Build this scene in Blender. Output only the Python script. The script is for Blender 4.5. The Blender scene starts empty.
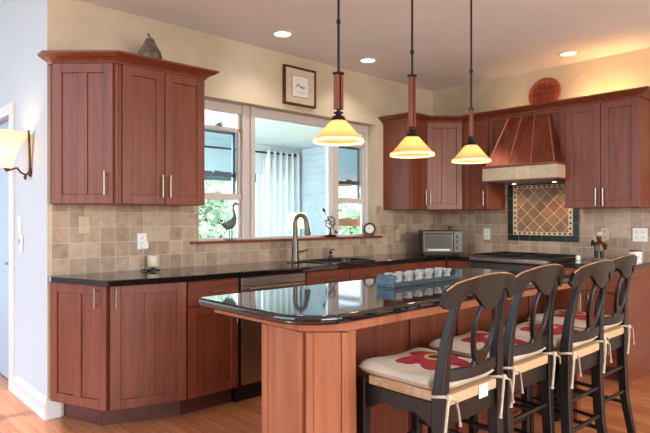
import bpy, bmesh, math, random
from mathutils import Vector, Matrix
random.seed(7)
PI = math.pi
C = bpy.context.scene.collection
S = bpy.context.scene

# ------------------------------------------------------------------ camera
cam = bpy.data.cameras.new('camera'); camo = bpy.data.objects.new('camera', cam); C.objects.link(camo)
camo.location = (0, 0, 1.275)
camo.rotation_euler = (PI/2, 0, -math.atan2(0.6797, 0.73349))
cam.lens = 556.0/650*36; cam.sensor_width = 36; cam.shift_y = 2.5/650; cam.clip_start = 0.05
S.camera = camo
# ------------------------------------------------------------------ world
w = bpy.data.worlds.new('sky'); S.world = w; w.use_nodes = True
nt = w.node_tree; bg = nt.nodes['Background']
sky = nt.nodes.new('ShaderNodeTexSky'); sky.sky_type = 'NISHITA'; sky.sun_disc = False
sky.sun_elevation = math.radians(48); sky.sun_rotation = math.radians(200); sky.air_density = 1.0; sky.dust_density = 2.5
nt.links.new(sky.outputs[0], bg.inputs[0]); bg.inputs[1].default_value = 0.85
def light(name, kind, loc, rot, energy, color, size=None, size_y=None, **k):
    l = bpy.data.lights.new(name, kind); l.energy = energy; l.color = color
    if kind == 'AREA':
        l.shape = 'RECTANGLE'; l.size = size; l.size_y = size_y or size
    elif size is not None: l.shadow_soft_size = size
    for a, b in k.items(): setattr(l, a, b)
    o = bpy.data.objects.new(name, l); C.objects.link(o); o.location = loc; o.rotation_euler = rot
    return o
sun = light('sun', 'SUN', (0, 0, 10), (math.radians(48), 0, math.radians(150)), 7.0, (1, .96, .90)); sun.data.angle = .02; sun.rotation_euler = Vector((1, -.12, -.86)).to_track_quat('-Z', 'Y').to_euler()
# daylight lamps at unseen foyer windows and patio door, plus two added fill lamps
light('foyer_daylight', 'AREA', (-2.93, 3.2, 2.0), (0, -PI/2-.35, 0), 52, (.86, .93, 1.0), 3.0, 5.0)
light('foyer_end_glare_lamp', 'AREA', (-1.2, 7.93, 2.1), (-PI/2, 0, 0), 52, (.66, .83, 1.0), 3.5, 3.9)  # added lamp before a solid wall, for glare on floor and stone edges
light('patio_daylight', 'AREA', (1.6, -2.93, 1.5), (PI/2+.75, 0, 0), 185, (1.0, .97, .93), 5.5, 2.2)  # unseen source, tilted up to brighten the ceiling
light('sunroom_fill_lamp', 'AREA', (1.32, 5.5, 1.45), (0, -PI/2, 0), 185, (.95, .98, 1.0), 1.9, 2.8)  # added lamp, no window here; brightens the sunroom siding and ceiling
S.view_settings.view_transform = 'Standard'; S.view_settings.look = 'None'
S.view_settings.exposure = 0.1; S.view_settings.gamma = 1; S.view_settings.use_curve_mapping = False

# ------------------------------------------------------------------ materials
def s2l(c):
    return tuple(((v/255)/12.92 if v/255 <= .04045 else ((v/255+.055)/1.055)**2.4) for v in c)+(1,)
class N:
    def __init__(s, name):
        s.m = bpy.data.materials.new(name); s.m.use_nodes = True; s.t = s.m.node_tree
        s.b = s.t.nodes['Principled BSDF']; s.out = s.t.nodes['Material Output']
    def n(s, typ, **k):
        n = s.t.nodes.new('ShaderNode'+typ)
        for a, b in k.items(): setattr(n, a, b)
        return n
    def l(s, a, b): s.t.links.new(a, b)
    def coords(s, scale=(1, 1, 1), rot=(0, 0, 0), loc=(0, 0, 0), kind='Object'):
        tc = s.n('TexCoord'); mp = s.n('Mapping'); s.l(tc.outputs[kind], mp.inputs[0])
        mp.inputs['Scale'].default_value = scale; mp.inputs['Rotation'].default_value = rot; mp.inputs['Location'].default_value = loc
        return mp.outputs[0]
    def world(s, scale=(1, 1, 1), rot=(0, 0, 0), loc=(0, 0, 0)):
        g = s.n('NewGeometry'); mp = s.n('Mapping'); s.l(g.outputs['Position'], mp.inputs[0])
        mp.inputs['Scale'].default_value = scale; mp.inputs['Rotation'].default_value = rot; mp.inputs['Location'].default_value = loc
        return mp.outputs[0]
    def noise(s, vec, scale=5, detail=4, rough=.55, dist=0):
        n = s.n('TexNoise'); s.l(vec, n.inputs['Vector']); n.inputs['Scale'].default_value = scale
        n.inputs['Detail'].default_value = detail; n.inputs['Roughness'].default_value = rough; n.inputs['Distortion'].default_value = dist
        return n.outputs['Fac']
    def ramp(s, fac, stops):
        r = s.n('ValToRGB'); s.l(fac, r.inputs[0]); e = r.color_ramp.elements
        while len(e) < len(stops): e.new(.5)
        for i, (p, c) in enumerate(stops): e[i].position = p; e[i].color = s2l(c) if len(c) == 3 else c
        return r.outputs[0]
    def mix(s, fac, a, b, mode='MIX'):
        m = s.n('Mix', data_type='RGBA', blend_type=mode)
        for sock, v in ((m.inputs[0], fac), (m.inputs[6], a), (m.inputs[7], b)):
            if hasattr(v, 'links'): s.l(v, sock)
            else: sock.default_value = v
        return m.outputs[2]
    def bump(s, h, strength=.2, dist=.002):
        b = s.n('Bump'); b.inputs['Strength'].default_value = strength; b.inputs['Distance'].default_value = dist
        s.l(h, b.inputs['Height']); s.l(b.outputs[0], s.b.inputs['Normal'])
    def setp(s, **k):
        for a, v in k.items():
            i = s.b.inputs[a.replace('_', ' ')]
            if hasattr(v, 'links'): s.l(v, i)
            else: i.default_value = v
        return s
def plain(name, c, rough=.5, metal=0, var=.06, scale=30, **k):
    m = N(name); v = m.noise(m.coords(), scale, 3)
    lo = tuple(max(0, x*(1-var)) for x in c); hi = tuple(min(255, x*(1+var)) for x in c)
    m.setp(Base_Color=m.ramp(v, [(.3, lo), (.7, hi)]), Roughness=rough, Metallic=metal)
    for a, v in k.items(): m.b.inputs[a.replace('_', ' ')].default_value = v
    return m.m
def wood(name, dark, mid, light_, rough=.42, grain='z', coat=.05):
    m = N(name); sc = {'z': (26, 26, 1.6), 'x': (1.6, 26, 26), 'y': (26, 1.6, 26)}[grain]
    oi = m.n('ObjectInfo'); mul = m.n('Math', operation='MULTIPLY'); m.l(oi.outputs['Random'], mul.inputs[0]); mul.inputs[1].default_value = 30
    v = m.coords(sc); add = m.n('VectorMath', operation='ADD'); m.l(v, add.inputs[0]); m.l(mul.outputs[0], add.inputs[1])
    a = m.noise(add.outputs[0], 1.0, 6, .6, .4)
    col = m.ramp(a, [(.25, dark), (.5, mid), (.8, light_)])
    big = m.noise(m.coords((3, 3, .8)), 1.2, 2)
    col = m.mix(big, col, m.mix(.30, col, s2l(dark)))
    m.setp(Base_Color=col, Roughness=rough, Coat_Weight=coat, Coat_Roughness=.15)
    m.bump(a, .08, .001)
    return m.m
M = {}
M['cherry'] = wood('cherry_wood', (90, 42, 25), (120, 59, 37), (140, 75, 49))
M['cherry_h'] = wood('cherry_wood_horizontal', (90, 42, 25), (120, 59, 37), (140, 75, 49), grain='x')
M['cherry_y'] = wood('cherry_wood_lengthwise', (90, 42, 25), (120, 59, 37), (140, 75, 49), grain='y')
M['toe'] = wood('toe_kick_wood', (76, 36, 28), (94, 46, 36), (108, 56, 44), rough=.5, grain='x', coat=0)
M['island_wood'] = wood('island_wood', (140, 80, 50), (164, 100, 68), (184, 120, 86))
M['espresso'] = wood('espresso_wood', (13, 8, 6), (22, 14, 10), (40, 27, 20), rough=.42, coat=0)
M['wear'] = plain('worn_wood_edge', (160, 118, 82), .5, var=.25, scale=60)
M['plaque'] = wood('red_carved_wood', (120, 46, 28), (166, 78, 48), (200, 112, 76), rough=.35, grain='x')
M['sill'] = wood('sill_wood', (92, 36, 24), (122, 54, 36), (142, 72, 50), grain='x')
M['steel'] = plain('brushed_steel', (150, 146, 140), .3, 1.0, var=.04, scale=200)
M['dwsteel'] = plain('dishwasher_steel', (168, 158, 148), .34, 1.0, var=.04, scale=150)
M['darksteel'] = plain('dark_steel', (84, 82, 79), .42, 1.0, var=.05, scale=150)
M['seam'] = plain('copper_seam', (176, 108, 84), .3, .7, var=.1)
M['nickel'] = plain('satin_nickel', (160, 152, 142), .32, 1.0, var=.03)
M['faucet'] = plain('brushed_nickel', (100, 92, 84), .34, 1.0, var=.04)
M['blackmetal'] = plain('black_iron', (26, 24, 23), .45, .5, var=.15)
M['black'] = plain('black_plastic', (17, 17, 18), .35, 0, var=.1)
M['sinkblack'] = plain('black_composite', (20, 20, 22), .3, 0, var=.2, scale=200)
M['bronze'] = plain('bronze', (92, 58, 38), .38, .7, var=.2)
M['white'] = plain('white_plastic', (232, 232, 228), .4, 0, var=.01)
M['whitetrim'] = plain('white_painted_trim', (226, 224, 224), .4, 0, var=.01)
M['winframe'] = plain('window_frame_paint', (206, 198, 196), .45, 0, var=.02)
M['almond'] = plain('almond_plastic', (196, 178, 152), .45, 0, var=.03)
M['cream'] = plain('cream_ceramic', (206, 192, 170), .4, 0, var=.04)
M['doorpaint'] = plain('pale_blue_door_paint', (170, 194, 212), .4, 0, var=.01)
M['ceil'] = plain('ceiling_paint', (234, 232, 230), .9, 0, var=.015, scale=2)
M['whitewall'] = plain('white_wall_paint', (198, 209, 217), .8, 0, var=.01, scale=3)
M['verdigris'] = plain('dark_verdigris', (92, 104, 98), .55, .3, var=.3, scale=40)
M['pear'] = plain('grey_brown_pear', (98, 86, 74), .5, .1, var=.3, scale=25)
M['porch_white'] = plain('porch_ceiling_paint', (214, 226, 232), .8, 0, var=.01)
M['redbrick'] = plain('terracotta_paint', (196, 112, 84), .7, 0, var=.1)
M['bluegrey'] = plain('blue_grey_metal', (92, 112, 126), .32, .6, var=.12, scale=30)
M['cord'] = plain('natural_cotton', (184, 170, 150), .9, 0, var=.08, scale=80)
M['paper'] = plain('white_paper', (232, 230, 226), .8, 0, var=.01)
M['lampshade_sun'] = plain('linen_lampshade', (244, 222, 190), .9, 0, var=.03)
M['trunk'] = plain('bark', (86, 70, 56), .9, 0, var=.3, scale=10)
M['deck'] = wood('sunroom_floor_boards', (150, 132, 112), (170, 152, 130), (186, 168, 146), rough=.6, grain='x', coat=0)
# wall: sponge-painted beige
m = N('beige_faux_plaster'); a = m.noise(m.world(), 1.3, 5, .6, .5); b = m.noise(m.world(), 6, 5, .6)
c = m.ramp(a, [(.3, (182, 169, 146)), (.5, (202, 189, 166)), (.72, (216, 204, 184))])
c = m.mix(m.ramp(b, [(.4, (0, 0, 0)), (.7, (90, 90, 90))]), c, s2l((182, 166, 142)))
m.setp(Base_Color=c, Roughness=.75); m.bump(b, .05); M['beige'] = m.m
# granite
m = N('black_granite'); a = m.noise(m.world(), 160, 3); 
m.setp(Base_Color=m.ramp(a, [(.45, (9, 9, 11)), (.62, (20, 20, 22)), (.75, (66, 64, 64))]), Roughness=.05, IOR=1.85); M['granite'] = m.m
# island granite has the same stone
# hardwood floor; planks run along Y
m = N('honey_hardwood'); v = m.world(rot=(0, 0, PI/2))
br = m.n('TexBrick'); br.offset = .37; br.offset_frequency = 2; m.l(v, br.inputs['Vector'])
br.inputs['Scale'].default_value = 1; br.inputs['Brick Width'].default_value = 1.1; br.inputs['Row Height'].default_value = .083
br.inputs['Mortar Size'].default_value = .0012; br.inputs['Mortar Smooth'].default_value = .1; br.inputs['Bias'].default_value = 0
br.inputs['Color1'].default_value = s2l((160, 96, 58)); br.inputs['Color2'].default_value = s2l((204, 138, 88)); br.inputs['Mortar'].default_value = s2l((96, 52, 30))
g = m.noise(m.world((22, 1.2, 1)), 1.5, 6, .6, .6)
c = m.mix(.55, br.outputs['Color'], m.ramp(g, [(.3, (136, 74, 44)), (.5, (178, 112, 72)), (.75, (202, 138, 94))]))
m.setp(Base_Color=c, Roughness=.27); m.bump(g, .04, .001); M['floor'] = m.m
# tumbled stone tile (two plan orientations)
def tile(name, rot, pal, size=.1016, loc=(0, 0, 0), grout=(196, 184, 164), diag=False):
    m = N(name); v = m.world(rot=rot, loc=loc)
    if diag:
        mp = m.n('Mapping'); m.l(v, mp.inputs[0]); mp.inputs['Rotation'].default_value = (0, 0, PI/4); v = mp.outputs[0]
    br = m.n('TexBrick'); br.offset = 0; br.squash = 1; m.l(v, br.inputs['Vector'])
    br.inputs['Scale'].default_value = 1; br.inputs['Brick Width'].default_value = size; br.inputs['Row Height'].default_value = size
    br.inputs['Mortar Size'].default_value = .0022; br.inputs['Mortar Smooth'].default_value = .25; br.inputs['Bias'].default_value = -.2
    br.inputs['Color1'].default_value = s2l(pal[0]); br.inputs['Color2'].default_value = s2l(pal[1]); br.inputs['Mortar'].default_value = s2l(grout)
    a = m.noise(m.world(), 14, 5, .65, .3); bfine = m.noise(m.world(), 70, 3)
    c = m.mix(.35, br.outputs['Color'], m.ramp(a, [(.3, pal[2]), (.52, pal[1]), (.75, pal[3])]))
    c2 = m.mix(br.outputs['Fac'], c, s2l(grout))
    m.setp(Base_Color=c2, Roughness=.5)
    inv = m.n('Math', operation='SUBTRACT'); inv.inputs[0].default_value = 1; m.l(br.outputs['Fac'], inv.inputs[1])
    m.bump(inv.outputs[0], .5, .003)
    return m.m
PAL = ((136, 110, 90), (196, 174, 152), (134, 110, 90), (212, 196, 176))
M['tileA'] = tile('tumbled_stone_tile', (PI/2, 0, 0), PAL, loc=(.01, 0, 0))
# for wall B brick coordinates need (y, z)
M['tileB'] = tile('tumbled_stone_tile_side', (0, 0, 0), PAL)
def swap_yz(mat, diag=False, off=(0, 0)):
    t = mat.node_tree
    for n in list(t.nodes):
        if n.type == 'TEX_BRICK':
            g = t.nodes.new('ShaderNodeNewGeometry'); sx = t.nodes.new('ShaderNodeSeparateXYZ'); cx = t.nodes.new('ShaderNodeCombineXYZ')
            t.links.new(g.outputs['Position'], sx.inputs[0]); t.links.new(sx.outputs[1], cx.inputs[0]); t.links.new(sx.outputs[2], cx.inputs[1])
            mp = t.nodes.new('ShaderNodeMapping'); mp.inputs['Rotation'].default_value = (0, 0, PI/4 if diag else 0)
            mp.inputs['Location'].default_value = (off[0], off[1], 0)
            t.links.new(cx.outputs[0], mp.inputs[0]); t.links.new(mp.outputs[0], n.inputs['Vector'])
def swap_xz(mat, off=(0, 0)):
    t = mat.node_tree
    for n in list(t.nodes):
        if n.type == 'TEX_BRICK':
            g = t.nodes.new('ShaderNodeNewGeometry'); sx = t.nodes.new('ShaderNodeSeparateXYZ'); cx = t.nodes.new('ShaderNodeCombineXYZ')
            t.links.new(g.outputs['Position'], sx.inputs[0]); t.links.new(sx.outputs[0], cx.inputs[0]); t.links.new(sx.outputs[2], cx.inputs[1])
            mp = t.nodes.new('ShaderNodeMapping'); mp.inputs['Location'].default_value = (off[0], off[1], 0)
            t.links.new(cx.outputs[0], mp.inputs[0]); t.links.new(mp.outputs[0], n.inputs['Vector'])
swap_xz(M['tileA'], (-.02, -.914)); swap_yz(M['tileB'], off=(0, -.914))
M['tileDiag'] = tile('diagonal_stone_tile', (0, 0, 0), ((124, 88, 62), (164, 128, 96), (108, 76, 56), (186, 150, 114)), size=.094, grout=(232, 220, 196)); swap_yz(M['tileDiag'], True)
M['tileHood'] = tile('pale_stone_band', (0, 0, 0), ((176, 158, 126), (206, 190, 158), (166, 146, 116), (220, 206, 176)), size=.15, grout=(168, 150, 124)); swap_yz(M['tileHood'], off=(.02, -1.62))
M['green'] = plain('dark_green_marble', (20, 34, 29), .3, 0, var=.5, scale=30)
M['mosaic'] = plain('cream_mosaic_stone', (206, 190, 158), .5, 0, var=.08, scale=60)
# copper hood
m = N('hood_copper'); a = m.noise(m.coords((6, 6, 1)), 2, 5, .6, .5)
m.setp(Base_Color=m.ramp(a, [(.3, (118, 62, 46)), (.55, (144, 80, 62)), (.8, (162, 98, 78))]), Roughness=.28, Metallic=.75); M['copper'] = m.m
# siding
m = N('pale_blue_siding'); g = m.noise(m.world(), 3, 3)
m.setp(Base_Color=m.ramp(g, [(.3, (178, 196, 204)), (.7, (192, 208, 216))]), Roughness=.7); M['siding'] = m.m
# glass
def glass(name, rough=0.0, tint=(1, 1, 1, 1), refl=.06):
    m = N(name); m.t.nodes.remove(m.b)
    tr = m.n('BsdfTransparent'); tr.inputs[0].default_value = tint; gl = m.n('BsdfGlossy'); gl.inputs['Roughness'].default_value = rough
    fr = m.n('Fresnel'); fr.inputs[0].default_value = 1.35
    mx = m.n('MixShader'); m.l(fr.outputs[0], mx.inputs[0]); m.l(tr.outputs[0], mx.inputs[1]); m.l(gl.outputs[0], mx.inputs[2]); m.l(mx.outputs[0], m.out.inputs[0])
    return m.m
M['pane'] = glass('window_glass', tint=(.95, .99, 1.0, 1)); M['pane_blue'] = glass('tinted_window_glass', tint=(.78, .88, .92, 1))
m = N('clear_glassware'); m.setp(Base_Color=s2l((222, 226, 226)), Roughness=.06, Transmission_Weight=.45, IOR=1.5, Specular_IOR_Level=.9); M['crystal'] = m.m
# shades
def shade_mat(name, c, em, strength, trans=.5):
    m = N(name); a = m.noise(m.coords(), 14, 3, .5, 1.0)
    d = m.n('BsdfDiffuse'); t = m.n('BsdfTranslucent'); e = m.n('Emission')
    col = m.ramp(a, [(.3, c), (.7, tuple(min(255, v*1.08) for v in c))])
    m.l(col, d.inputs[0]); m.l(col, t.inputs[0]); e.inputs[0].default_value = s2l(em); e.inputs[1].default_value = strength
    mx = m.n('MixShader'); mx.inputs[0].default_value = trans; m.l(d.outputs[0], mx.inputs[1]); m.l(t.outputs[0], mx.inputs[2])
    ad = m.n('AddShader'); m.l(mx.outputs[0], ad.inputs[0]); m.l(e.outputs[0], ad.inputs[1]); m.l(ad.outputs[0], m.out.inputs[0])
    return m.m
M['amber'] = shade_mat('amber_glass', (244, 204, 152), (255, 180, 108), .26)
M['amber_rim'] = shade_mat('pale_glass_rim', (255, 236, 200), (255, 226, 186), .5)
M['alabaster'] = shade_mat('alabaster_glass', (255, 232, 200), (255, 214, 172), .38)
M['linen_glow'] = shade_mat('lit_linen', (246, 230, 208), (255, 226, 196), .35)
M['curtain'] = shade_mat('sheer_white_curtain', (246, 250, 254), (225, 240, 255), 0.0, .5)
def emis(name, c, s):
    m = N(name); m.t.nodes.remove(m.b); e = m.n('Emission'); e.inputs[0].default_value = s2l(c); e.inputs[1].default_value = s; m.l(e.outputs[0], m.out.inputs[0]); return m.m
M['bulb'] = emis('lamp_lens', (255, 244, 226), 3.5)
M['bulb_warm'] = emis('warm_lamp_lens', (255, 226, 170), 3.5)
# leaves
def leafmat(name, a, b):
    m = N(name); v = m.noise(m.world(), 3, 4)
    d = m.ramp(v, [(.35, a), (.65, b)]); m.setp(Base_Color=d, Roughness=.6, Transmission_Weight=0.0, Subsurface_Weight=0.0); return m.m
M['leaf'] = leafmat('green_leaves', (156, 184, 150), (208, 224, 198)); M['leaf2'] = leafmat('bright_green_leaves', (130, 184, 132), (186, 222, 172))
M['grass'] = leafmat('lawn', (120, 160, 100), (160, 196, 132))
# rush
m = N('woven_rush'); wv = m.n('TexWave'); wv.bands_direction = 'X'; m.l(m.coords(), wv.inputs['Vector']); wv.inputs['Scale'].default_value = 36; wv.inputs['Distortion'].default_value = 1.5
m.setp(Base_Color=m.ramp(wv.outputs['Fac'], [(.1, (176, 138, 100)), (.5, (198, 160, 120)), (.9, (212, 178, 140))]), Roughness=.8); m.bump(wv.outputs['Fac'], .5, .003); M['rush'] = m.m
# cushion with a red flower, dark centre
m = N('flower_print_fabric')
tc = m.n('TexCoord'); sx = m.n('SeparateXYZ'); m.l(tc.outputs['Object'], sx.inputs[0])
def mth(op, a, b=None):
    n = m.n('Math', operation=op)
    for i, v in enumerate((a, b)):
        if v is None: continue
        if hasattr(v, 'links'): m.l(v, n.inputs[i])
        else: n.inputs[i].default_value = v
    return n.outputs[0]
X_ = mth('SUBTRACT', sx.outputs[0], .02); Y_ = mth('SUBTRACT', sx.outputs[1], -.01)
r_ = mth('SQRT', mth('ADD', mth('MULTIPLY', X_, X_), mth('MULTIPLY', Y_, Y_)))
ang = mth('ARCTAN2', Y_, X_)
pet = mth('MULTIPLY', mth('COSINE', mth('MULTIPLY', ang, 5)), .028)
nz = m.noise(m.coords(), 18, 3)
rr = mth('ADD', mth('SUBTRACT', r_, pet), mth('MULTIPLY', mth('SUBTRACT', nz, .5), .05))
isf = mth('LESS_THAN', rr, .125); isc = mth('LESS_THAN', r_, .036); isy = mth('LESS_THAN', mth('ABSOLUTE', mth('SUBTRACT', r_, .032)), .008)
fab = m.ramp(m.noise(m.coords(), 120, 2), [(.3, (190, 178, 160)), (.7, (206, 194, 176))])
red = m.ramp(m.noise(m.coords(), 25, 4), [(.3, (120, 16, 30)), (.7, (176, 34, 48))])
c = m.mix(isf, fab, red); c = m.mix(isc, c, s2l((44, 36, 26))); c = m.mix(isy, c, s2l((190, 160, 90)))
m.setp(Base_Color=c, Roughness=.85); M['cushion'] = m.m

# ------------------------------------------------------------------ mesh helpers
def B(): return bmesh.new()
def box(bm, x0, x1, y0, y1, z0, z1, mi=0):
    v = [bm.verts.new(p) for p in ((x0,y0,z0),(x1,y0,z0),(x1,y1,z0),(x0,y1,z0),(x0,y0,z1),(x1,y0,z1),(x1,y1,z1),(x0,y1,z1))]
    for f in ((3,2,1,0),(4,5,6,7),(0,1,5,4),(1,2,6,5),(2,3,7,6),(3,0,4,7)):
        bm.faces.new([v[i] for i in f]).material_index = mi
def bx(*a): b = B(); box(b, *a); return b
def prism(bm, poly, z0, z1, axis='z', mi=0):
    f = {'z': lambda a, b, c: (a, b, c), 'y': lambda a, b, c: (a, c, b), 'x': lambda a, b, c: (c, a, b)}[axis]
    lo = [bm.verts.new(f(a, b, z0)) for a, b in poly]; hi = [bm.verts.new(f(a, b, z1)) for a, b in poly]
    n = len(poly)
    bm.faces.new(lo[::-1]).material_index = mi; bm.faces.new(hi).material_index = mi
    for i in range(n): bm.faces.new((lo[i], lo[(i+1) % n], hi[(i+1) % n], hi[i])).material_index = mi
def lathe(bm, prof, seg=24, c=(0, 0), mi=0, closed=False):
    rings = []
    for r, z in prof:
        if r < 1e-5: rings.append([bm.verts.new((c[0], c[1], z))])
        else: rings.append([bm.verts.new((c[0]+r*math.cos(2*PI*k/seg), c[1]+r*math.sin(2*PI*k/seg), z)) for k in range(seg)])
    pairs = list(zip(rings, rings[1:]))
    if closed: pairs.append((rings[-1], rings[0]))
    for a, b in pairs:
        for k in range(seg):
            k2 = (k+1) % seg
            if len(a) == 1 and len(b) == 1: continue
            if len(a) == 1: f = (a[0], b[k2], b[k])
            elif len(b) == 1: f = (a[k], a[k2], b[0])
            else: f = (a[k], a[k2], b[k2], b[k])
            bm.faces.new(f).material_index = mi
def tube(bm, pts, r, seg=10, flat=1.0, caps=True, up=None):
    pts = [Vector(p) for p in pts]; rings = []
    rs = r if isinstance(r, (list, tuple)) else [r]*len(pts)
    prev = None
    for i, p in enumerate(pts):
        t = ((pts[i+1]-p) if i == 0 else (p-pts[i-1]) if i == len(pts)-1 else (pts[i+1]-pts[i-1])).normalized()
        if prev is None:
            a = Vector(up) if up else (Vector((0, 0, 1)) if abs(t.z) < .9 else Vector((1, 0, 0)))
            u = t.cross(a).normalized()
        else: u = (prev - t*prev.dot(t)).normalized()
        prev = u; v = t.cross(u)
        rings.append([bm.verts.new(p+u*rs[i]*math.cos(2*PI*k/seg)+v*rs[i]*flat*math.sin(2*PI*k/seg)) for k in range(seg)])
    for a, b in zip(rings, rings[1:]):
        for k in range(seg): bm.faces.new((a[k], a[(k+1) % seg], b[(k+1) % seg], b[k]))
    if caps: bm.faces.new(rings[0][::-1]); bm.faces.new(rings[-1])
def rbar(bm, secs):
    """loft of rectangles: secs = [(centre, halfx, halfy)] each rectangle lies in XY"""
    rg = []
    for (x, y, z), a, b in secs:
        rg.append([bm.verts.new((x+sx*a, y+sy*b, z)) for sx, sy in ((-1,-1),(1,-1),(1,1),(-1,1))])
    for p, q in zip(rg, rg[1:]):
        for k in range(4): bm.faces.new((p[k], p[(k+1) % 4], q[(k+1) % 4], q[k]))
    bm.faces.new(rg[0][::-1]); bm.faces.new(rg[-1])
def grid(bm, nx, ny, fn, thick=None):
    vs = [[bm.verts.new(fn(i/nx, j/ny)) for i in range(nx+1)] for j in range(ny+1)]
    for j in range(ny):
        for i in range(nx): bm.faces.new((vs[j][i], vs[j][i+1], vs[j+1][i+1], vs[j+1][i]))
def obj(name, bm, mat, parent=None, bevel=0, seg=2, smooth=False, loc=(0, 0, 0), rotz=0, sub=0, solid=0):
    bmesh.ops.recalc_face_normals(bm, faces=bm.faces)
    me = bpy.data.meshes.new(name); bm.to_mesh(me); bm.free()
    for x in (mat if isinstance(mat, (list, tuple)) else [mat]): me.materials.append(M[x])
    if smooth:
        for p in me.polygons: p.use_smooth = True
        me.set_sharp_from_angle(angle=.95)
    o = bpy.data.objects.new(name, me); C.objects.link(o); o.location = loc; o.rotation_euler = (0, 0, rotz)
    if parent: o.parent = parent
    if solid: d = o.modifiers.new('solid', 'SOLIDIFY'); d.thickness = solid
    if bevel:
        d = o.modifiers.new('bevel', 'BEVEL'); d.width = bevel; d.segments = seg; d.limit_method = 'ANGLE'; d.angle_limit = .6
    if sub: d = o.modifiers.new('sub', 'SUBSURF'); d.levels = d.render_levels = sub
    return o
def sm_angle(o, ang=.6):
    me = o.data
    for p in me.polygons: p.use_smooth = True
    me.set_sharp_from_angle(angle=ang)
    return o
def tag(o, label, cat, group=None):
    o['label'] = label; o['category'] = cat
    if group: o['group'] = group
    return o
def thing(name, label, cat, loc=(0, 0, 0), rotz=0, group=None):
    o = bpy.data.objects.new(name, None); C.objects.link(o); o.empty_display_size = .1
    o.location = loc; o.rotation_euler = (0, 0, rotz); return tag(o, label, cat, group)
def struct(name, bm, mat, parent=None, **k):
    o = obj(name, bm, mat, parent, **k)
    if not parent: o['kind'] = 'structure'
    return o
def dup(root, loc, rotz, label):
    def cp(o, p):
        c = o.copy(); C.objects.link(c)
        if p: c.parent = p
        for ch in list(o.children): cp(ch, c)
        return c
    r = cp(root, None); r.location = loc; r.rotation_euler = (0, 0, rotz); r['label'] = label
    return r

# ------------------------------------------------------------------ setting
YA, XB, XW, ZC = 3.80, 5.19, 1.108, 2.72
struct('floor', bx(-3, 5.35, -3, 3.99, -.05, 0), 'floor')
struct('floor_foyer', bx(-3, XW+.1, 3.99, 8, -.05, 0), 'floor')
struct('ceiling', bx(XW, 5.35, -3.1, 4.0, ZC, ZC+.1), 'ceil')
struct('ceiling_foyer', bx(-3.1, XW, -3.1, 8, 4.6, 4.7), 'ceil')
struct('wall_upper_foyer', bx(XW, XW+.1, -3.1, 8, ZC+.1, 4.6), 'whitewall')
WX0, WX1, WZ0, WZ1 = 2.19, 4.229, 1.085, 2.232
b = B()
box(b, XW+.1, WX0, YA, 4.0, 0, ZC); box(b, WX1, XB+.16, YA, 4.0, 0, ZC); box(b, WX0, WX1, YA, 4.0, 0, WZ0); box(b, WX0, WX1, YA, 4.0, WZ1, ZC)
box(b, XW+.004, XW+.1, YA, YA+.01, 0, ZC)
struct('wall_back', b, 'beige')
b = B(); box(b, XW, XW+.1, 4.0, 8, ZC, ZC+.1); box(b, XW, XW+.1, YA+.01, 4.66, 0, ZC); box(b, XW, XW+.1, 5.5, 8, 0, ZC); box(b, XW, XW+.1, 4.66, 5.5, 2.06, ZC); box(b, XW, XW+.004, YA, YA+.01, 0, ZC)
struct('wall_hall', b, 'whitewall')
struct('wall_right', bx(XB, XB+.16, -3, YA, 0, ZC), 'beige')
b = B(); box(b, -3.1, 5.35, -3.1, -3.0, 0, .35); box(b, -3.1, 5.35, -3.1, -3, 2.65, 4.6); box(b, -3.1, -1.2, -3.1, -3, .35, 2.65); box(b, 4.4, 5.35, -3.1, -3, .35, 2.65)
struct('wall_front', b, 'whitewall')
b = B(); box(b, -3.1, -3, -3, 8, 0, .4); box(b, -3.1, -3, -3, 8, 3.6, 4.6); box(b, -3.1, -3, -3, .6, .4, 3.6); box(b, -3.1, -3, 5.8, 8, .4, 3.6)
struct('wall_left', b, 'whitewall')
struct('wall_foyer_end', bx(-3.1, XW+.1, 8, 8.1, 0, 4.6), 'whitewall')
# window muntins of the unseen daylight windows
b = B()
for k in range(5): box(b, -3.06, -3.02, .6+k*1.3-.03, .6+k*1.3+.03, .4, 3.6)
struct('trim_1', b, 'whitetrim')
b = B()
for k in range(5): box(b, -1.2+k*1.4-.03, -1.2+k*1.4+.03, -3.07, -3.03, .35, 2.65)
struct('trim_2', b, 'whitetrim')
# baseboards: hall wall, and the short return beside the end cabinet
b = B(); prism(b, [(XW, 0), (XW-.016, 0), (XW-.016, .10), (XW-.009, .118), (XW-.009, .13), (XW, .138)], YA-.012, 4.55, axis='y')
struct('baseboard_hall', b, 'whitetrim')
b = B(); prism(b, [(YA, 0), (YA-.014, 0), (YA-.014, .10), (YA-.008, .12), (YA, .13)], XW-.012, 1.19, axis='x')
struct('baseboard_back', b, 'whitetrim')
# door in the hall wall
b = B(); box(b, XW-.018, XW, 4.555, 4.66, 0, 2.14); box(b, XW-.018, XW, 5.5, 5.6, 0, 2.14); box(b, XW-.018, XW, 4.66, 5.5, 2.06, 2.14)
box(b, XW, XW+.1, 4.66, 4.675, 0, 2.06); box(b, XW, XW+.1, 5.485, 5.5, 0, 2.06)
struct('trim_3', b, 'whitetrim', bevel=.003)
b = B(); box(b, XW+.045, XW+.085, 4.677, 5.483, .005, 2.055)
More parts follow.
